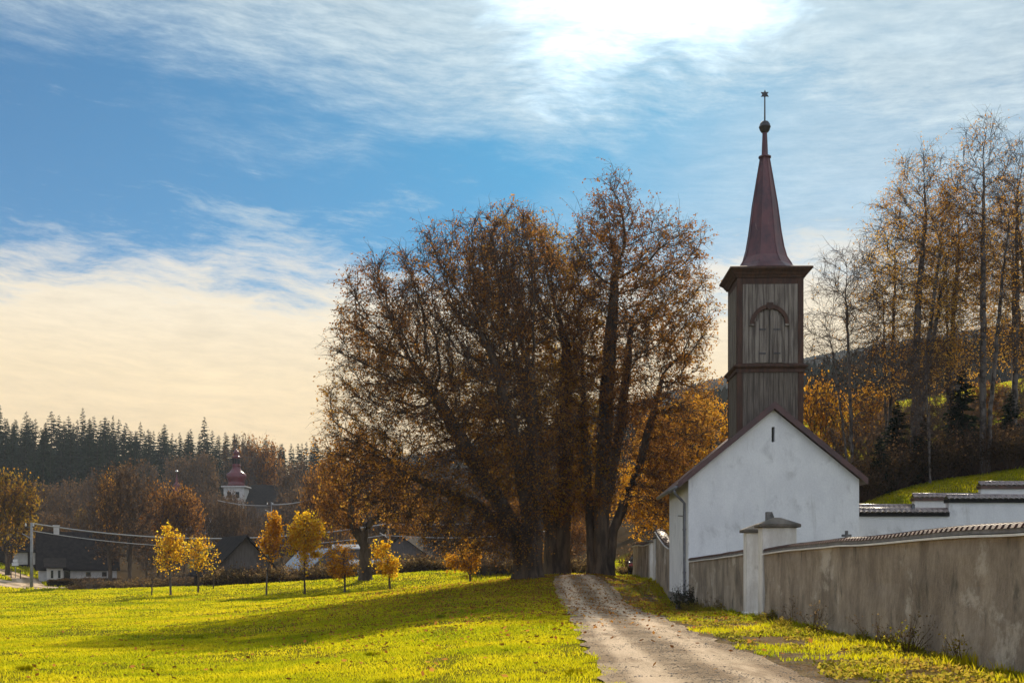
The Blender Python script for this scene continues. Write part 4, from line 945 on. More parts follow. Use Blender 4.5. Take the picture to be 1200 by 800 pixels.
def pier(y0, dep, w, ztop, label, out=.05):
    x = wall_x(y0)-out; b = hz(x, y0)-.4
    root = empty('gate_pier', (x, y0, b), WALL_RZ, label, 'gate pier', 'plastered piers in the roadside wall')
    h = ztop-b
    mb = MB(); mb.box(0, w, 0, dep, 0, h); mb.build('shaft', M['pier_plaster'], root, .02)
    MB().box(-.05, w+.05, -.05, dep+.05, 0, .52).build('plinth', M['pier_plaster'], root, .02)
    o = .10; cp = MB(); cp.add([(-o, -o, h+.002), (w+o, -o, h+.002), (w+o, dep+o, h+.002), (-o, dep+o, h+.002), (-o, -o, h+.09), (w+o, -o, h+.09), (w+o, dep+o, h+.09), (-o, dep+o, h+.09), (w*.42, dep*.5, h+.28), (w*.58, dep*.5, h+.28)],
        [(3, 2, 1, 0), (0, 1, 5, 4), (1, 2, 6, 5), (2, 3, 7, 6), (3, 0, 4, 7), (4, 5, 9, 8), (5, 6, 9), (6, 7, 8, 9), (7, 4, 8)])
    cp.build('cap', M['cap_stone'], root, .012)
def cemetery():
    wall_run(3.0, 29.68, lambda y: 1.72, 'long grey rendered wall with a tiled coping, running up to the near gate pier')
    pier(29.75, .58, .92, 2.57, 'white plastered pier with a stone cap at the end of the long grey wall')
    pier(32.15, .5, .92, 2.50, 'second plastered pier, half hidden just behind the near one')
    wall_run(32.7, 45.9, lambda y: 1.78+.22*(y-32.7)/13.2-.10*sin(pi*(y-32.7)/13.2), 'short grey wall with a sagging coping between the near piers and the chapel')
    wall_run(53.5, 60.2, lambda y: 2.35+.05*(y-53.5)-.15*sin(pi*(y-53.5)/6.7), 'short mossy wall between the chapel and the far pier')
    pier(60.3, .9, .95, 2.95, 'far plastered pier behind the chapel corner')
    pier(63.2, .9, .95, 2.80, 'farthest plastered pier, only its pale side showing past the other far pier')
    wall_run(64.2, 77, lambda y: 2.0, 'far end of the roadside wall beyond the last pier')
    # rear walls, stepped, white with tiles
    def rear(pxs, d, segs, label):
        x_start = (pxs-600)/F*d
        root = empty('rear_wall', (x_start, d, 0), 0, label, 'wall', 'white stepped walls at the back of the cemetery')
        x = 0.0
        for px_end, ytop in segs:
            xe = (px_end-600)/F*d-x_start; zt = zat(ytop, d)
            gz = height(np.linspace(x_start+x, x_start+xe, 5), np.full(5, d)).min()
            MB().box(x, xe, 0, .38, gz-.4, zt-.26).build('wall', M['white_plaster'], root)
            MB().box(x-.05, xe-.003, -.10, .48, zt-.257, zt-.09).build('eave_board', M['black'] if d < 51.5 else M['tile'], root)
            rows = MB(); per = .24; nx = max(2, int((xe-x+.1)/per)); 
            for side in (-1, 1):
                for i in range(nx):
                    a = x-.05+i*(xe-x+.05)/nx; w = (xe-x+.05)/nx; vs = []
                    for v, (yy, zz) in enumerate(((.19+side*.36, zt-.085), (.19+side*.02, zt+.05))):
                        for q in range(5): th = pi*q/4; vs.append((a+w/2-cos(th)*w*.5, yy, zz+sin(th)*.055))
                    vs += [(p[0], p[1], p[2]-.022) for p in vs]
                    fs = [(q, q+1, 6+q, 5+q) for q in range(4)]+[(10+q, 15+q, 16+q, 11+q) for q in range(4)]+[(q, 10+q, 11+q, q+1) for q in range(4)]+[(5+q, 6+q, 16+q, 15+q) for q in range(4)]
                    rows.add(vs, fs)
            rows.build('roof_tile', M['tile_grey'], root)
            MB().tube([(x-.05, .19, zt+.075), (xe-.004, .19, zt+.075)], .075, 8).build('ridge_tile', M['tile_grey'], root, smooth=True)
            x = xe
    rear(1001, 50.2, [(1112, 598), (1262, 582)], 'nearer white back wall of the cemetery with a dark eave board and one step')
    rear(1001, 54.6, [(1072, 593.5), (1150, 580.5), (1265, 566.5)], 'farther white back wall with two steps, its tiles glinting in the sun')
    # gravestones peeping over the wall
    x = (903-600)/F*39; b = hz(x, 39); g = empty('gravestone', (x, 39, b), .2, 'dark gravestone top showing above the cap of the near pier', 'gravestone', 'gravestones behind the wall')
    MB().box(-.30, .30, -.2, .2, -.2, .35).build('base', M['stone'], g, .02)
    h = zat(599.5, 39)-b
    MB().prism([(-.22, .352), (.22, .352), (.22, h-.5), (.02, h), (-.16, h), (-.16, .6)], -.1, .1).build('stone', M['stone'], g, .01)
    x = (992-600)/F*40; b = hz(x, 40); g = empty('gravestone', (x, 40, b), -.1, 'small dark cross shaped gravestone top just above the long wall', 'gravestone', 'gravestones behind the wall'); h = zat(621.5, 40)-b
    MB().box(-.35, .35, -.15, .15, -.2, h-.62).prism([(-.35, h-.619), (.35, h-.619), (.18, h-.40), (-.18, h-.40)], -.14, .14).build('stone', M['stone'], g, .015)
    MB().box(-.05, .05, -.05, .05, h-.399, h).box(-.17, -.051, -.045, .045, h-.22, h-.13).box(.051, .17, -.045, .045, h-.22, h-.13).build('cross', M['stone'], g, .006)
    x = (1077-600)/F*49.6; b = zat(600, 50.2)+.09
    MBs = empty('lantern', (x, 50.37, b-.03), 0, 'little dark lantern standing on the step of the nearer back wall', 'lantern')
    MB().box(-.09, .09, -.09, .09, 0, .05).box(-.22, .26, -.12, .12, -.05, -.002).build('base', M['iron'], MBs); MB().box(-.07, .07, -.07, .07, .052, .26).build('body', M['glass'], MBs); MB().lathe([(.11, .262), (.11, .28), (.02, .36)], 0, 0, 4, pi/4).build('cap', M['iron'], MBs)
    # stone at the chapel corner
    bm = bmesh.new(); bmesh.ops.create_icosphere(bm, subdivisions=4, radius=.36)
    for v in bm.verts:
        c_ = v.co.copy(); k = 1+.35*(float(vnoise(c_.x+3, c_.y+c_.z*1.7, .22, 2))-.5)+.2*(float(vnoise(c_.y+5, c_.x-c_.z, .09, 5))-.5); v.co = Vector((c_.x*1.05*k, c_.y*k, c_.z*.85*k))
    me = bpy.data.meshes.new('boulder'); bm.to_mesh(me); bm.free(); me.materials.append(M['stone'])
    p = (wall_x(43.6)-.42, 43.6); o = link_mesh('boulder', me, None, (p[0], p[1], hz(*p)+.16)); tag(o, 'rough grey boulder lying at the foot of the chapel corner below the downpipe', 'boulder')
    for (yy, off, sd, h, w, mt, lab) in ((44.6, -.22, 5, 1.25, .35, 'fern', 'narrow dark plant standing against the chapel corner behind the boulder'), (43.0, -.5, 6, .6, .8, 'fern', 'low dark ferny plant spilling over the boulder at the chapel corner')):
        x = wall_x(yy)+off; o = link_mesh('plant', bush_mesh('plant', sd, h, w, 60, 'twig', mt, 700, .07, .006), None, (x, yy, hz(x, yy))); tag(o, lab, 'plant')
cemetery()

# ------------------------------------------------------------------ village
def house(name, px, d, w, dep, eave, ridge, rz, wall, roof, label, cat='house', windows=(), doors=(), chimney=None, gable_mat=None, over=.4, zoff=-.1, ridge_axis='x', slope_mats=None):
    """gabled house; front is local -y, ridge along x (or along y)"""
    p = at(px, d); root = empty(name, (p.x, p.y, p.z+zoff), rz, label, cat)
    m = MB(); m.box(-w/2, w/2, 0, dep, -1.5, eave); m.build('wall', M[wall], root)
    if ridge_axis == 'x': poly = [(0, eave+.002), (dep, eave+.002), (dep/2, ridge-.05)]; g = MB().prism(poly, -w/2, w/2, 'x')
    else: poly = [(-w/2, eave+.002), (w/2, eave+.002), (0, ridge-.05)]; g = MB().prism(poly, 0, dep, 'y')
    g.build('gable', M[gable_mat or wall], root)
    half = dep/2 if ridge_axis == 'x' else w/2; k = (ridge-eave)/half; t = .14; a0, a1 = (-w/2-over, w/2+over) if ridge_axis == 'x' else (-over, dep+over); c = dep/2 if ridge_axis == 'x' else 0
    for i, s in enumerate((-1, 1)):
        e = half+over; pts = [(c, ridge), (c+s*e, ridge-k*e), (c+s*e, ridge-k*e+t), (c, ridge+t*1.3)]
        ro = MB().prism(pts, a0, a1, 'x' if ridge_axis == 'x' else 'y').build('roof', M[slope_mats[i] if slope_mats else roof], root)
    if chimney:
        cx_, cy_, ch = chimney; MB().box(cx_-.35, cx_+.35, cy_-.3, cy_+.3, ridge-1.2, ridge+ch).box(-.45+cx_, .45+cx_, cy_-.4, cy_+.4, ridge+ch+.002, ridge+ch+.14).build('chimney', M['house_white'], ro)
    for (x, z, ww, hh) in windows:
        f = MB(); f.box(x-ww/2-.08, x-ww/2, -.06, -.003, z-.08, z+hh+.08).box(x+ww/2, x+ww/2+.08, -.06, -.003, z-.08, z+hh+.08).box(x-ww/2, x+ww/2, -.06, -.003, z+hh, z+hh+.08).box(x-ww/2, x+ww/2, -.06, -.003, z-.08, z)
        fo = f.build('window', M['house_white'], root); MB().box(x-ww/2, x+ww/2, -.03, -.004, z, z+hh).build('pane', M['glass'], fo)
    for (x, z, ww, hh, mt) in doors: MB().box(x-ww/2, x+ww/2, -.05, -.003, z, z+hh).build('door', M[mt], root)
    return root
def village():
    house('cottage', 92, 146, 9.5, 7, 2.3, 6.8, R(24), 'house_white', 'slate', 'low white cottage with a steep dark roof behind the dark hedge', windows=((-2.9, .7, .75, 1.1), (-1.4, .7, .75, 1.1), (1.2, 1.0, .6, .6), (3.2, 1.0, .6, .6)), chimney=(-2.6, 3.5, .9))
    house('outbuilding', 64.5, 142, 1.9, 3, 2.4, 3.3, R(24), 'house_white', 'slate', 'small white annex with two dark openings at the left end of the cottage', 'outbuilding', windows=((-.35, .9, .3, 1.0), (.5, .9, .3, 1.0)), zoff=-.25)
    house('shed', 20, 172, 11, 6, 2.6, 4.6, R(-4), 'house_dark', 'slate', 'long dark shed with two pale doors at the left picture edge', 'shed', doors=((.6, .5, 2.2, 2.0, 'house_white'), (3.6, .5, 2.2, 2.0, 'house_white')), zoff=-.3)
    house('barn', 288, 112, 6.4, 9, 2.6, 6.0, R(28), 'house_dark', 'slate', 'dark barn with a sloping slate roof and grey boarded gable behind the orange young tree', 'barn', gable_mat='house_grey', ridge_axis='y', over=.6, zoff=-1.2, doors=((-.2, .2, 2.0, 2.0, 'black'),))
    house('barn', 266, 128, 8, 5.5, 4.0, 6.0, R(4), 'house_grey', 'sunlit_yellow_roof', 'low barn with a roof slope tinted yellow as if sunlit, behind the dark barn', 'barn', zoff=-1.6, slope_mats=('sunlit_yellow_roof', 'slate'))
    house('house', 385, 138, 8, 7, 3.0, 6.6, R(38), 'house_grey', 'slate_shiny', 'grey house with a pale sheet metal roof seen behind the low orange young tree', windows=((-1.5, .9, .9, 1.0), (1.5, .9, .9, 1.0)), ridge_axis='y', zoff=-2.0)
    house('house', 470, 150, 11, 8, 3.2, 7.0, R(-12), 'house_grey', 'slate', 'grey house with a broad gable behind the small yellow young tree', windows=((-3, 1, 1.0, 1.1), (0, 1, 1.0, 1.1), (3, 1, 1.0, 1.1)), ridge_axis='y', zoff=-.6)
    house('shed', 433, 126, 4.2, 3, 2.3, 2.75, R(8), 'house_dark', 'slate_shiny', 'low shed with a glinting sheet metal roof left of the small yellow young tree', 'shed', zoff=-.3, over=.25)
    house('shed', 408, 142, 3.6, 3, 5.8, 6.2, R(6), 'house_grey', 'slate_shiny', 'tall grey shed with a narrow shining roof edge above the low orange young tree', 'shed', zoff=-1.0, over=.3)
    # church with onion dome
    d = 270; p = at(274, d); S = d/F; cx_ = (274-600)*S
    root = empty('church', (cx_, d, p.z-1), 0, 'village church with a dark red onion dome on its white tower', 'church')
    Z = lambda py: zat(py, d)-(p.z-1); r = lambda px: px*S
    tw = r(12.0)
    MB().box(-tw, tw, 0, 2*tw, -2, Z(570.5)).build('tower', M['house_white'], root)
    for sx_ in (-.45, .35): MB().box(sx_*tw-.45, sx_*tw+.45, -.08, -.003, Z(583), Z(576)).build('belfry_opening', M['black'], root)
    MB().box(-tw-.5, tw+.5, -.5, 2*tw+.5, Z(570.5)+.003, Z(569)).build('tower_cornice', M['house_white'], root)
    prof = [(11.2, 569), (9.4, 565.5), (9.8, 562), (11.6, 558.5), (11.4, 554.5), (8.2, 552.3), (5.6, 549), (4.4, 545.3), (5.3, 544.2), (5.2, 543.4), (4.2, 543), (4.0, 535.4), (5.0, 534.8), (4.9, 533.8), (3.2, 533), (2.5, 531.6), (3.6, 530.4), (3.6, 528.6), (2.2, 527), (.9, 525.6), (.5, 524.6)]
    MB().lathe([(r(a), Z(b)) for a, b in prof], 0, tw, 16, pi/16).build('onion_dome', M['dome_red'], root, smooth=True)
    for q in range(8):
        a = q*pi/4; MB().box(-.28, .28, -.06, .06, Z(542.4), Z(536.2), Matrix.Translation((r(4.12)*cos(a), tw+r(4.12)*sin(a), 0)) @ Matrix.Rotation(a+pi/2, 4, 'Z')).build('lantern_opening', M['black'], root)
    MB().lathe([(r(.45), Z(524.8)), (.05, Z(517))], 0, tw, 6).box(-.6, .6, tw-.05, tw+.05, Z(519.6), Z(518.9)).build('cross', M['iron'], root)
    # nave with the roof running to the right, small turret to the left
    nx0, nx1 = r(13), r(66); ez, rz_ = Z(590), Z(565)
    MB().box(nx0, nx1, 1, 15, -2, ez).build('nave_wall', M['house_grey'], root)
    MB().add([(nx0-.3, .3, ez), (nx1+.8, .3, ez), (nx1+.8, 15.7, ez), (nx0-.3, 15.7, ez), (nx0-.3, 8, rz_), (nx1-r(12), 8, rz_)], [(3, 2, 1, 0), (0, 1, 5, 4), (1, 2, 5), (2, 3, 4, 5), (3, 0, 4)]).build('nave_roof', M['slate'], root)
    MB().box(-r(85), -tw-.02, 2, 14, -2, Z(602)).build('aisle_wall', M['house_white'], root)
    MB().add([(-r(86), 1.4, Z(602)), (-tw-.02, 1.4, Z(602)), (-tw-.02, 14.6, Z(602)), (-r(86), 14.6, Z(602)), (-r(74), 8, Z(582)), (-tw-.02, 8, Z(582))], [(3, 2, 1, 0), (0, 1, 5, 4), (1, 2, 5), (2, 3, 4, 5), (3, 0, 4)]).build('aisle_roof', M['slate'], root)
    tx = -r(78.5)
    MB().lathe([(r(5), Z(590)), (r(5), Z(571)), (r(3.4), Z(569.5)), (r(4.2), Z(567)), (r(4.0), Z(565.2)), (r(2.2), Z(563.4)), (r(1.6), Z(560.5)), (r(2.0), Z(559.6)), (r(.7), Z(556)), (r(.3), Z(549)), (.02, Z(546))], tx, 8, 12).build('turret', M['dome_red'], root, smooth=True)
    MB().lathe([(.03, Z(549.8)), (.42, Z(549)), (.42, Z(548.2)), (.03, Z(547.4))], tx, 8, 10).build('turret_ball', M['porcelain'], root, smooth=True)
    # utility poles
    def pole(px, py_top, base, r0, label, arms=True):
        o = empty('utility_pole', base, 0, label, 'utility pole', 'utility poles of the village line'); h = zat(py_top, base.y)-base.z
        MB().lathe([(r0, -.6), (r0*.72, h)], 0, 0, 12).build('pole', M['pole'], o, smooth=True)
        if arms:
            MB().box(-.75, .30, -.06, .06, h-.55, h-.42).build('crossarm', M['iron'], o)
            for dx in (-.65, .22): MB().lathe([(.03, h-.42), (.09, h-.40), (.10, h-.3), (.06, h-.22), (.09, h-.18), (.03, h-.08)], dx, 0, 10).build('insulator', M['porcelain'], o, smooth=True)
            MB().tube([(-.16, 0, h-1.75), (-1.0, -.15, h-1.25)], .06, 8).build('bracket', M['zinc'], o)
        return o, h
    b1 = on_ground(37, 690, 112, 132); o1, h1 = pole(37, 612, b1, .19, 'grey utility pole with a cross arm standing beside the village lane')
    b2 = at(455, 132); pole(455, 612, b2, .10, 'thin utility pole behind the small yellow young tree')
    b3 = at(318, 178); pole(318, 588, b3, .12, 'thin utility pole below the church nave, holding a slack pale cable', True)
    def cable(a, b, sag, rr, label, ext=None):
        a, b = Vector(a), Vector(b); pts = [a+(b-a)*t-Vector((0, 0, 4*sag*t*(1-t))) for t in np.linspace(0, 1, 40)]
        return tag(MB().tube(pts, rr, 6).build('power_cable', M['cable'], None, smooth=True), label, 'cable', 'cables of the village line')
    P = lambda px, py, d_: Vector(((px-600)/F*d_, d_, zat(py, d_)))
    y1_, y2_ = b1.y, b2.y
    cable(P(39, 613, y1_), P(455, 613, y2_), 1.75, .07, 'upper pale cable sagging from the lane pole to the thin pole')
    cable(P(38, 621.5, y1_), P(455, 626, y2_), 1.7, .045, 'lower thin cable sagging from the lane pole to the thin pole')
    cable(P(455, 613.5, y2_), P(640, 600, y2_-4), .6, .055, 'upper cable running from the thin pole towards the linden trunks')
    cable(P(455, 627, y2_), P(640, 622, y2_-4), .5, .045, 'lower cable running from the thin pole towards the linden trunks')
    cable(P(319, 591, 178), P(440, 545, 170), 1.6, .09, 'pale cable rising from the pole below the nave into the rust tree')
    cable(P(317, 592, 178), P(255, 586, 184), .3, .06, 'thin cable running left from the pole below the nave')
    # sign by the lane
    b = on_ground(18, 677, 120, 150); s_ = empty('road_sign', b, R(8), 'small white road sign on a thin post beside the village lane', 'sign'); h = zat(655, b.y)-b.z
    MB().lathe([(.05, -.3), (.05, h)], 0, 0, 8).build('post', M['pole'], s_); MB().box(-.42, .42, -.08, -.052, h-.85, h-.45).build('plate', M['white_sign'], s_, .01); MB().box(-.3, .3, -.08, -.052, h-.40, h).build('plate', M['white_sign'], s_, .01)
    # rail fence bits, hedge and brown growth in front of the cottage
    for px, py in ((13, 677), (24, 678)):
        b = on_ground(px, py, 118, 150); tag(MB().lathe([(.07, -.3), (.06, 1.15), (.02, 1.22)], 0, 0, 8).build('fence_post', M['house_dark'], None, loc=b), 'short dark fence post beside the lane, ' + ('left of the road sign' if px == 13 else 'right of the road sign'), 'post')
    for i, (px, d_, w, h, lab) in enumerate(((98, 134, 6.0, 1.05, 'dark clipped hedge before the cottage'), (76, 133, 4.0, .9, 'left part of the dark hedge beside the pole'), (118, 136, 4.5, 1.1, 'right end of the dark hedge under the bare trees'))):
        rng = np.random.default_rng(80+i); n = 9000; C = np.stack([(rng.random(n)-.5)*w, (rng.random(n)-.5)*1.2, rng.random(n)*h], 1); sz = .13; a = unit(rng.normal(0, 1, (n, 3))); bv = unit(np.cross(a, rng.normal(0, 1, (n, 3))))
        V = np.stack([C, C+a*sz*.5+bv*sz*.4, C+a*sz, C+a*sz*.5-bv*sz*.4], 1).reshape(-1, 3); o = link_mesh('hedge', np_mesh('hedge', V, np.arange(n*4).reshape(-1, 4), mats=[M['hedge']])); place(o, px, d_, R(-6), label=lab, cat='hedge')
    b = bush_mesh('shrub', 90, 1.8, 2.6, 90, 'twig', 'dry', 900, .16, .014); b2_ = bush_mesh('shrub', 91, 2.2, 2.8, 80, 'twig_grey', 'brown_leaf', 350, .16, .014); b3_ = bush_mesh('shrub', 92, 1.1, 2.8, 110, 'twig', 'dry', 1200, .14, .012)
    rng = np.random.default_rng(93)
    for i, (px, d_) in enumerate([(85+i*11+rng.normal(0, 3), 122+rng.normal(0, 3)) for i in range(14)]+[(250+i*10, 108+rng.normal(0, 2)) for i in range(8)]+[(335+i*9, 112+rng.normal(0, 2)) for i in range(9)]+[(430+i*12, 113-i*.6+rng.normal(0, 1)) for i in range(11)]+[(560+i*9, 98+rng.normal(0, 2)) for i in range(7)]+[(655+i*8, 92+rng.normal(0, 2)) for i in range(4)]+[(735+i*9, 84+rng.normal(0, 2)) for i in range(4)]):
        o = bpy.data.objects.new('shrub', (b3_, b, b2_)[i % 3] if i < 14 else (b, b2_, b3_)[i % 3]); COL.objects.link(o); s = .75+rng.random()*.5
        place(o, px, d_, rng.random()*6.28, (s, s, s*(.7 if i < 14 else 1)), 'brown dry shrub in the tangled strip along the far edge of the meadow', 'shrubs along the meadow edge', 'shrub', .05)
    # dark shrubs on the shady bank behind the cemetery
    k1 = bush_mesh('shrub', 95, 2.6, 3.2, 120, 'twig', 'hedge', 2200, .13, .014); k2 = bush_mesh('shrub', 96, 3.4, 2.6, 90, 'twig', 'brown_leaf', 700, .12, .014)
    for i in range(34):
        px = 985+i*7.0+rng.normal(0, 4); d_ = 64.5+(i % 4)*3.2+rng.normal(0, .6)
        o = bpy.data.objects.new('shrub', k1 if i % 3 else k2); COL.objects.link(o); s = .7+rng.random()*.5
        place(o, px, d_, rng.random()*6.28, (s, s, s), 'dark shrub on the shaded bank under the birches', 'shrubs under the birches', 'shrub', .05)
village()

def car(px, d, rz, paint, label, base=None):
    p = at(px, d) if base is None else base
    root = empty('parked_car', p, rz, label, 'car'); w = .84
    body = [(-2.1, .42), (-2.12, .78), (-1.95, .92), (-1.0, .98), (1.25, .95), (2.0, .82), (2.1, .55), (2.05, .34), (-2.0, .34)]
    MB().prism(body, -w, w).build('body', M[paint], root, .05)
    cab = MB(); vs = []
    for x, z, ww in ((-1.75, .97, .78), (-1.25, 1.42, .62), (.25, 1.44, .62), (1.05, .96, .78)): vs += [(x, -ww, z), (x, ww, z)]
    cab.add(vs, [(0, 2, 3, 1), (2, 4, 5, 3), (4, 6, 7, 5), (0, 6, 4, 2), (1, 3, 5, 7), (0, 1, 7, 6)]).build('cabin', M['glass'], root)
    MB().box(-1.27, .27, -.60, .60, 1.445, 1.48).build('roof', M[paint], root, .015)
    for x in (-1.3, 1.3):
        for s in (-1, 1):
            wo = MB(); n = 18; vs = [(x+.32*cos(2*pi*k/n), s*(w+q), .32+.32*sin(2*pi*k/n)) for q in (-.16, .03) for k in range(n)]
            wo.add(vs, [(k, (k+1) % n, n+(k+1) % n, n+k) for k in range(n)]+[tuple(range(n)), tuple(range(2*n-1, n-1, -1))]).build('wheel', M['tyre'], root)
    for s in (-1, 1):
        MB().box(-2.15, -2.10, *sorted((s*.5, s*.78)), .62, .80).build('tail_light', M['red_lamp'], root); MB().box(2.02, 2.09, *sorted((s*.5, s*.76)), .60, .74).build('headlight', M['porcelain'], root)
    return root
car(439, 119, R(10), 'car_white', 'white car parked behind the meadow edge, left of the small yellow young tree')
car(750, 80.5, R(84), 'car_dark', 'dark car parked beyond the end of the roadside wall, mostly hidden by it')

# ------------------------------------------------------------------ far wood on the right hill
def far_forest():
    rng = np.random.default_rng(101); n = 26000
    a = .08+rng.random(n)*.62; Y = 300+rng.random(n)**.7*1060; X = a*Y*.98-.0*Y
    a2 = -.15+rng.random(5000)*.30; Y2 = 600+rng.random(5000)*750; X = np.concatenate([X, a2*Y2]); Y = np.concatenate([Y, Y2]); n = len(X)
    Z = height(X, Y); h = 9+8*rng.random(n); con = rng.random(n) < .6; w = np.where(con, 2.2, 3.6)*(1+.4*rng.random(n))
    V, T, b = [], [], 0; k = 5
    ph = rng.random(n)*6.28
    def ring(zf, rf): th = ph[:, None]+np.arange(k)*2*pi/k; jit = .75+.5*rng.random((n, k)); return np.stack([X[:, None]+np.cos(th)*w[:, None]*rf[:, None]*jit, Y[:, None]+np.sin(th)*w[:, None]*rf[:, None]*jit, np.broadcast_to((Z+h*zf)[:, None], (n, k))], -1)
    o = np.ones(n); r1 = ring(.05*o, o); r2 = ring(np.where(con, .5, .72), np.where(con, .55, .78)); top = np.stack([X, Y, Z+h], 1)[:, None]
    V = np.concatenate([r1, r2, top], 1).reshape(-1, 3); base = np.arange(n)[:, None]*(2*k+1); j = np.arange(k)
    Q = np.stack([base+j, base+(j+1) % k, base+k+(j+1) % k, base+k+j], -1).reshape(-1, 4); T = np.stack([base+k+j, base+k+(j+1) % k, np.broadcast_to(base+2*k, (n, k))], -1).reshape(-1, 3)
    m = leafmat('far_wood', [(0, (.020, .032, .020)), (.5, (.038, .042, .022)), (.75, (.085, .055, .025)), (1, (.14, .075, .028))], .15, (.008, .35))
    o = link_mesh('far_forest', np_mesh('far_forest', V, Q, T, [m])); tag(o, 'distant mixed forest covering the hill on the right', 'forest', kind='stuff')
far_forest()

# ------------------------------------------------------------------ grass, weeds and fallen leaves
def blades(X, Y, h, w, lean=.45, seed=1, zoff=-.01):
    rng = np.random.default_rng(seed); n = len(X); near = np.clip(1-np.abs(Y-40)/80, 0, 1)
    Z = height(X, Y)+(vnoise(X, Y, 1.7, 1)-.5)*.05*near+(vnoise(X, Y, 5, 2)-.5)*.10*near*np.clip(-X/4, 0, 1)+zoff
    ph = rng.random(n)*2*pi; dx = np.cos(ph)*w/2; dy = np.sin(ph)*w/2; lp = rng.random(n)*2*pi; ll = lean*h*rng.random(n)
    B = np.stack([X, Y, Z], 1); o = np.stack([dx, dy, 0*dx], 1); Tm = B+np.stack([np.cos(lp)*ll*.35, np.sin(lp)*ll*.35, h*.6], 1); Tp = B+np.stack([np.cos(lp)*ll, np.sin(lp)*ll, h], 1)
    V = np.stack([B-o, B+o, Tm+o*.7, Tp, Tm-o*.7], 1).reshape(-1, 3); b = np.arange(n)[:, None]*5
    return V, np.concatenate([b+0, b+1, b+2, b+4], 1), np.concatenate([b+4, b+2, b+3], 1)
def meadow():
    rng = np.random.default_rng(110); VV, QQ, TT, b = [], [], [], 0
    for d0, d1, dens, h, w in ((9, 16, 1300, .050, .011), (16, 24, 800, .052, .014), (24, 36, 430, .056, .020), (36, 55, 200, .065, .030), (55, 85, 85, .08, .045), (85, 130, 30, .11, .07)):
        al, ar = -.62, .16; n = int((ar-al)*(d1*d1-d0*d0)/2*dens); Y = np.sqrt(d0*d0+rng.random(n)*(d1*d1-d0*d0)); X = (al+(ar-al)*rng.random(n))*Y
        k = X < road_l(Y)+(vnoise(X, Y, .5, 6)-.5)*.55+.06
        k &= ~((X > 0) & (Y > 64) & (np.hypot(X-1.5, Y-67) < 1.6))
        tr = np.exp(-((X-(-.9-.055*(Y-14)))/.40)**2)*(Y < 58); k &= rng.random(n) > tr*.6*vnoise(X, Y, 1.2, 14)*1.6
        a = X/Y; k &= Y < meadow_end(a)+1; k &= rng.random(n) > .75*np.clip((vnoise(X, Y*.6, 2.6, 61)*.6+vnoise(X, Y, .7, 62)*.4-.56)/.12, 0, 1)
        k &= off_lanes(X, Y); X, Y = X[k], Y[k]; n = len(X)
        hh = h*(.45+.6*rng.random(n))*(.45+.8*vnoise(X, Y, 1.3, 7)+.5*vnoise(X, Y, .25, 9)+.55*(vnoise(X, Y, .33, 8) > .72))
        V, Q, T = blades(X, Y, hh, w*(.7+.6*rng.random(n)), 1.1, int(d0)); VV.append(V); QQ.append(Q+b); TT.append(T+b); b += len(V)
    # verge: patchy between road and wall
    n = 60000; Y = 9+rng.random(n)**1.3*62; X = road_r(Y)+rng.random(n)*(wall_x(Y)-road_r(Y)-.02)
    pat = vnoise(X, Y, 1.5, 20)*.6+vnoise(X, Y, .45, 21)*.4; e = (X-road_r(Y))/(wall_x(Y)-road_r(Y)); k = pat+.18*np.minimum(e*2.2, 1)-.08 > .535; X, Y = X[k], Y[k]; n = len(X)
    V, Q, T = blades(X, Y, .075*(.5+.9*rng.random(n)), .018*(.7+.6*rng.random(n)), .8, 77); VV.append(V); QQ.append(Q+b); TT.append(T+b); b += len(V)
    n = 16000; Y = 11+rng.random(n)**1.2*60; X = wall_x(Y)-.04-rng.random(n)**2.2*.55; k = vnoise(X*0, Y, .8, 23) > .30; X, Y = X[k], Y[k]; n = len(X)
    V, Q, T = blades(X, Y, .16*(.3+.9*rng.random(n))*(.4+vnoise(X, Y, .7, 24)), .016*(.7+.6*rng.random(n)), .7, 78); VV.append(V); QQ.append(Q+b); TT.append(T+b); b += len(V)
    # knoll behind the cemetery, strip beyond the lindens and the far pasture
    for a0, a1, d0, d1, dens, h, w in ((.28, .52, 55.2, 64, 150, .13, .035), (.02, .13, 72, 112, 60, .14, .05), (-.06, .02, 88, 118, 30, .14, .06), (.24, .56, 95, 215, 9, .25, .22), (.24, .60, 215, 290, 2.6, .4, .4), (-.60, -.40, 118, 215, 8, .25, .20)):
        n = int((a1-a0)*(d1*d1-d0*d0)/2*dens); Y = np.sqrt(d0*d0+rng.random(n)*(d1*d1-d0*d0)); X = (a0+(a1-a0)*rng.random(n))*Y
        k = off_lanes(X, Y); X, Y = X[k], Y[k]; n = len(X)
        V, Q, T = blades(X, Y, h*(.4+.8*rng.random(n))*(.6+.8*vnoise(X, Y, 1.5, 5)), w*(.7+.6*rng.random(n)), .6, int(d1)); VV.append(V); QQ.append(Q+b); TT.append(T+b); b += len(V)
    o = link_mesh('grass', np_mesh('grass', np.concatenate(VV), np.concatenate(QQ), np.concatenate(TT), [M['grass']])); tag(o, 'short backlit yellow green meadow grass', 'grass', kind='stuff')
meadow()

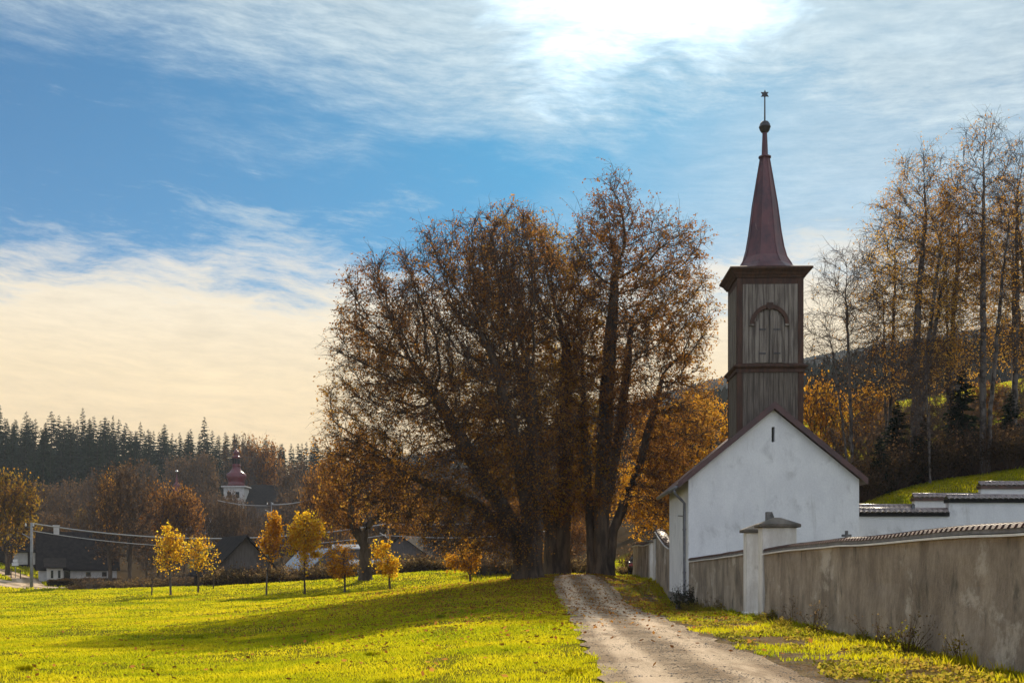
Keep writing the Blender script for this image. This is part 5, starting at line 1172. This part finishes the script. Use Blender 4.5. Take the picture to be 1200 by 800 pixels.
def scatter_leaves():
    rng = np.random.default_rng(120)
    def flat(name, X, Y, sz, mat, label, cat, lift=.03, up=.35):
        n = len(X); near = np.clip(1-np.abs(Y-40)/80, 0, 1); Z = height(X, Y)+(vnoise(X, Y, 1.7, 1)-.5)*.05*near+(vnoise(X, Y, 5, 2)-.5)*.10*near*np.clip(-X/4, 0, 1)+lift+rng.random(n)*.03
        C = np.stack([X, Y, Z], 1); a = rng.normal(0, 1, (n, 3)); a[:, 2] = np.abs(a[:, 2])*up; a = unit(a); bv = unit(np.cross(a, np.stack([rng.normal(0, .4, n), rng.normal(0, .4, n), np.ones(n)], 1))); s = (sz*(.6+.8*rng.random(n)))[:, None]
        V = np.stack([C, C+a*s*.5+bv*s*.42, C+a*s, C+a*s*.5-bv*s*.42], 1).reshape(-1, 3)
        o = link_mesh(name, np_mesh(name, V, np.arange(n*4).reshape(-1, 4), mats=[mat])); tag(o, label, cat, kind='stuff')
    n = 34000; Y = 58+rng.normal(0, 16, n); X = 3+rng.normal(0, 7, n); k = (X < wall_x(Y)-.1) & (Y > 14) & (Y < 90); k &= (rng.random(n) < .45) | (X > road_r(Y)) | (X < road_l(Y)); flat('fallen_leaves', X[k], Y[k], .085, M['linden_leaf'], 'fallen brown leaves scattered under the lindens and along the road edge', 'leaves')
    n = 42000; Y = 9+rng.random(n)**1.25*42; X = road_r(Y)+.15+rng.random(n)*(wall_x(Y)-road_r(Y)-.15); e = (X-road_r(Y))/(wall_x(Y)-road_r(Y))
    k = vnoise(X, Y, 1.3, 31)*.55+vnoise(X, Y, .5, 32)*.45+.16*e > .585; flat('low_weeds', X[k], Y[k], .05, M['weed'], 'low yellow leaved weeds carpeting the verge below the wall', 'weeds', .02, .9)
scatter_leaves()

def pebbles():
    rng = np.random.default_rng(140); n = 26000; Y = 9+rng.random(n)**1.6*34; X = road_l(Y)+rng.random(n)*(road_r(Y)+.7-road_l(Y)); e = (X-road_l(Y))/(road_r(Y)-road_l(Y))
    k = vnoise(X, Y, .7, 41)+.25*(np.abs(e-.5) > .38)-.2*(np.abs(np.abs(e-.49)-.25) < .09) > .30; X, Y = X[k], Y[k]; n = len(X)
    near = np.clip(1-np.abs(Y-40)/80, 0, 1); Z = height(X, Y)+(vnoise(X, Y, 1.7, 1)-.5)*.05*near+.022; r = .005+.016*rng.random(n)**4
    P = np.array([[1, 0, 0], [0, 1, 0], [-1, 0, 0], [0, -1, 0], [0, 0, .5]]); ph = rng.random(n)*6.28; c, s_ = np.cos(ph), np.sin(ph)
    J = P[None]*r[:, None, None]*(.7+.6*rng.random((n, 5, 1))); V = np.stack([X[:, None]+J[..., 0]*c[:, None]-J[..., 1]*s_[:, None], Y[:, None]+J[..., 0]*s_[:, None]+J[..., 1]*c[:, None], Z[:, None]+J[..., 2]], -1).reshape(-1, 3)
    b = np.arange(n)[:, None]*5; T = np.concatenate([b+np.array([[i, (i+1) % 4, 4]]) for i in range(4)])
    m = leafmat('pebble', [(0, (.26, .21, .16)), (.5, (.44, .37, .29)), (1, (.62, .55, .46))], .0)
    tag(link_mesh('pebbles', np_mesh('pebbles', V, None, T, [m])), 'loose small stones scattered over the gravel road', 'pebbles', kind='stuff')
pebbles()

def wall_plants():
    A = bush_mesh('weed_plant', 130, .55, .22, 14, 'dry', 'weed', 90, .035, .004); B = bush_mesh('weed_plant', 131, .32, .35, 26, 'dry', 'weed', 240, .032, .003); C = bush_mesh('weed_plant', 132, .75, .18, 8, 'dry', 'dry', 70, .03, .004)
    rng = np.random.default_rng(133)
    for i in range(58):
        y = 14+rng.random()**1.1*31
        if 30 < y < 35.5: continue
        x = wall_x(y)-.10-rng.random()**2*.7; o = bpy.data.objects.new('weed_plant', (A, B, B, C)[i % 4]); COL.objects.link(o); s = .55+.6*rng.random()
        o.location = (x, y, hz(x, y)-.02); o.rotation_euler = (rng.normal(0, .1), rng.normal(0, .1), rng.random()*6.28); o.scale = (s, s, s)
        tag(o, 'yellowing weed standing at the foot of the grey roadside wall', 'weed', 'weeds along the foot of the wall')
    B2 = bush_mesh('grass_tuft', 135, .22, .5, 160, 'grass', 'grass', 0, .05, .006)
    for i in range(26):
        y = 13+rng.random()**1.4*55; x = -.45*y+rng.random()*(.45*y+float(road_l(y))-.3); o = bpy.data.objects.new('grass_tuft', B2); COL.objects.link(o); s = .35+.35*rng.random(); o.location = (x, y, hz(x, y)-.03); o.rotation_euler = (0, 0, rng.random()*6.28); o.scale = (s, s, s*.8)
        tag(o, 'darker taller grass tuft standing out of the meadow', 'grass tuft', 'grass tufts in the meadow')
wall_plants()

# ------------------------------------------------------------------ air
HAZE = 0.00013
if HAZE:
    mb = MB().box(-2000, 2000, -120, 2350, -30, 400)
    m = bpy.data.materials.new('haze'); m.use_nodes = True; t = NT(m.node_tree); t.n.clear(); out = t.add('ShaderNodeOutputMaterial'); v = t.add('ShaderNodeVolumePrincipled')
    v.inputs['Color'].default_value = (.75, .86, 1.0, 1); v.inputs['Density'].default_value = HAZE; v.inputs['Anisotropy'].default_value = .25; t.link(v.outputs[0], out.inputs['Volume'])
    o = mb.build('haze', m); tag(o, 'thin pale autumn haze', 'haze', kind='stuff')
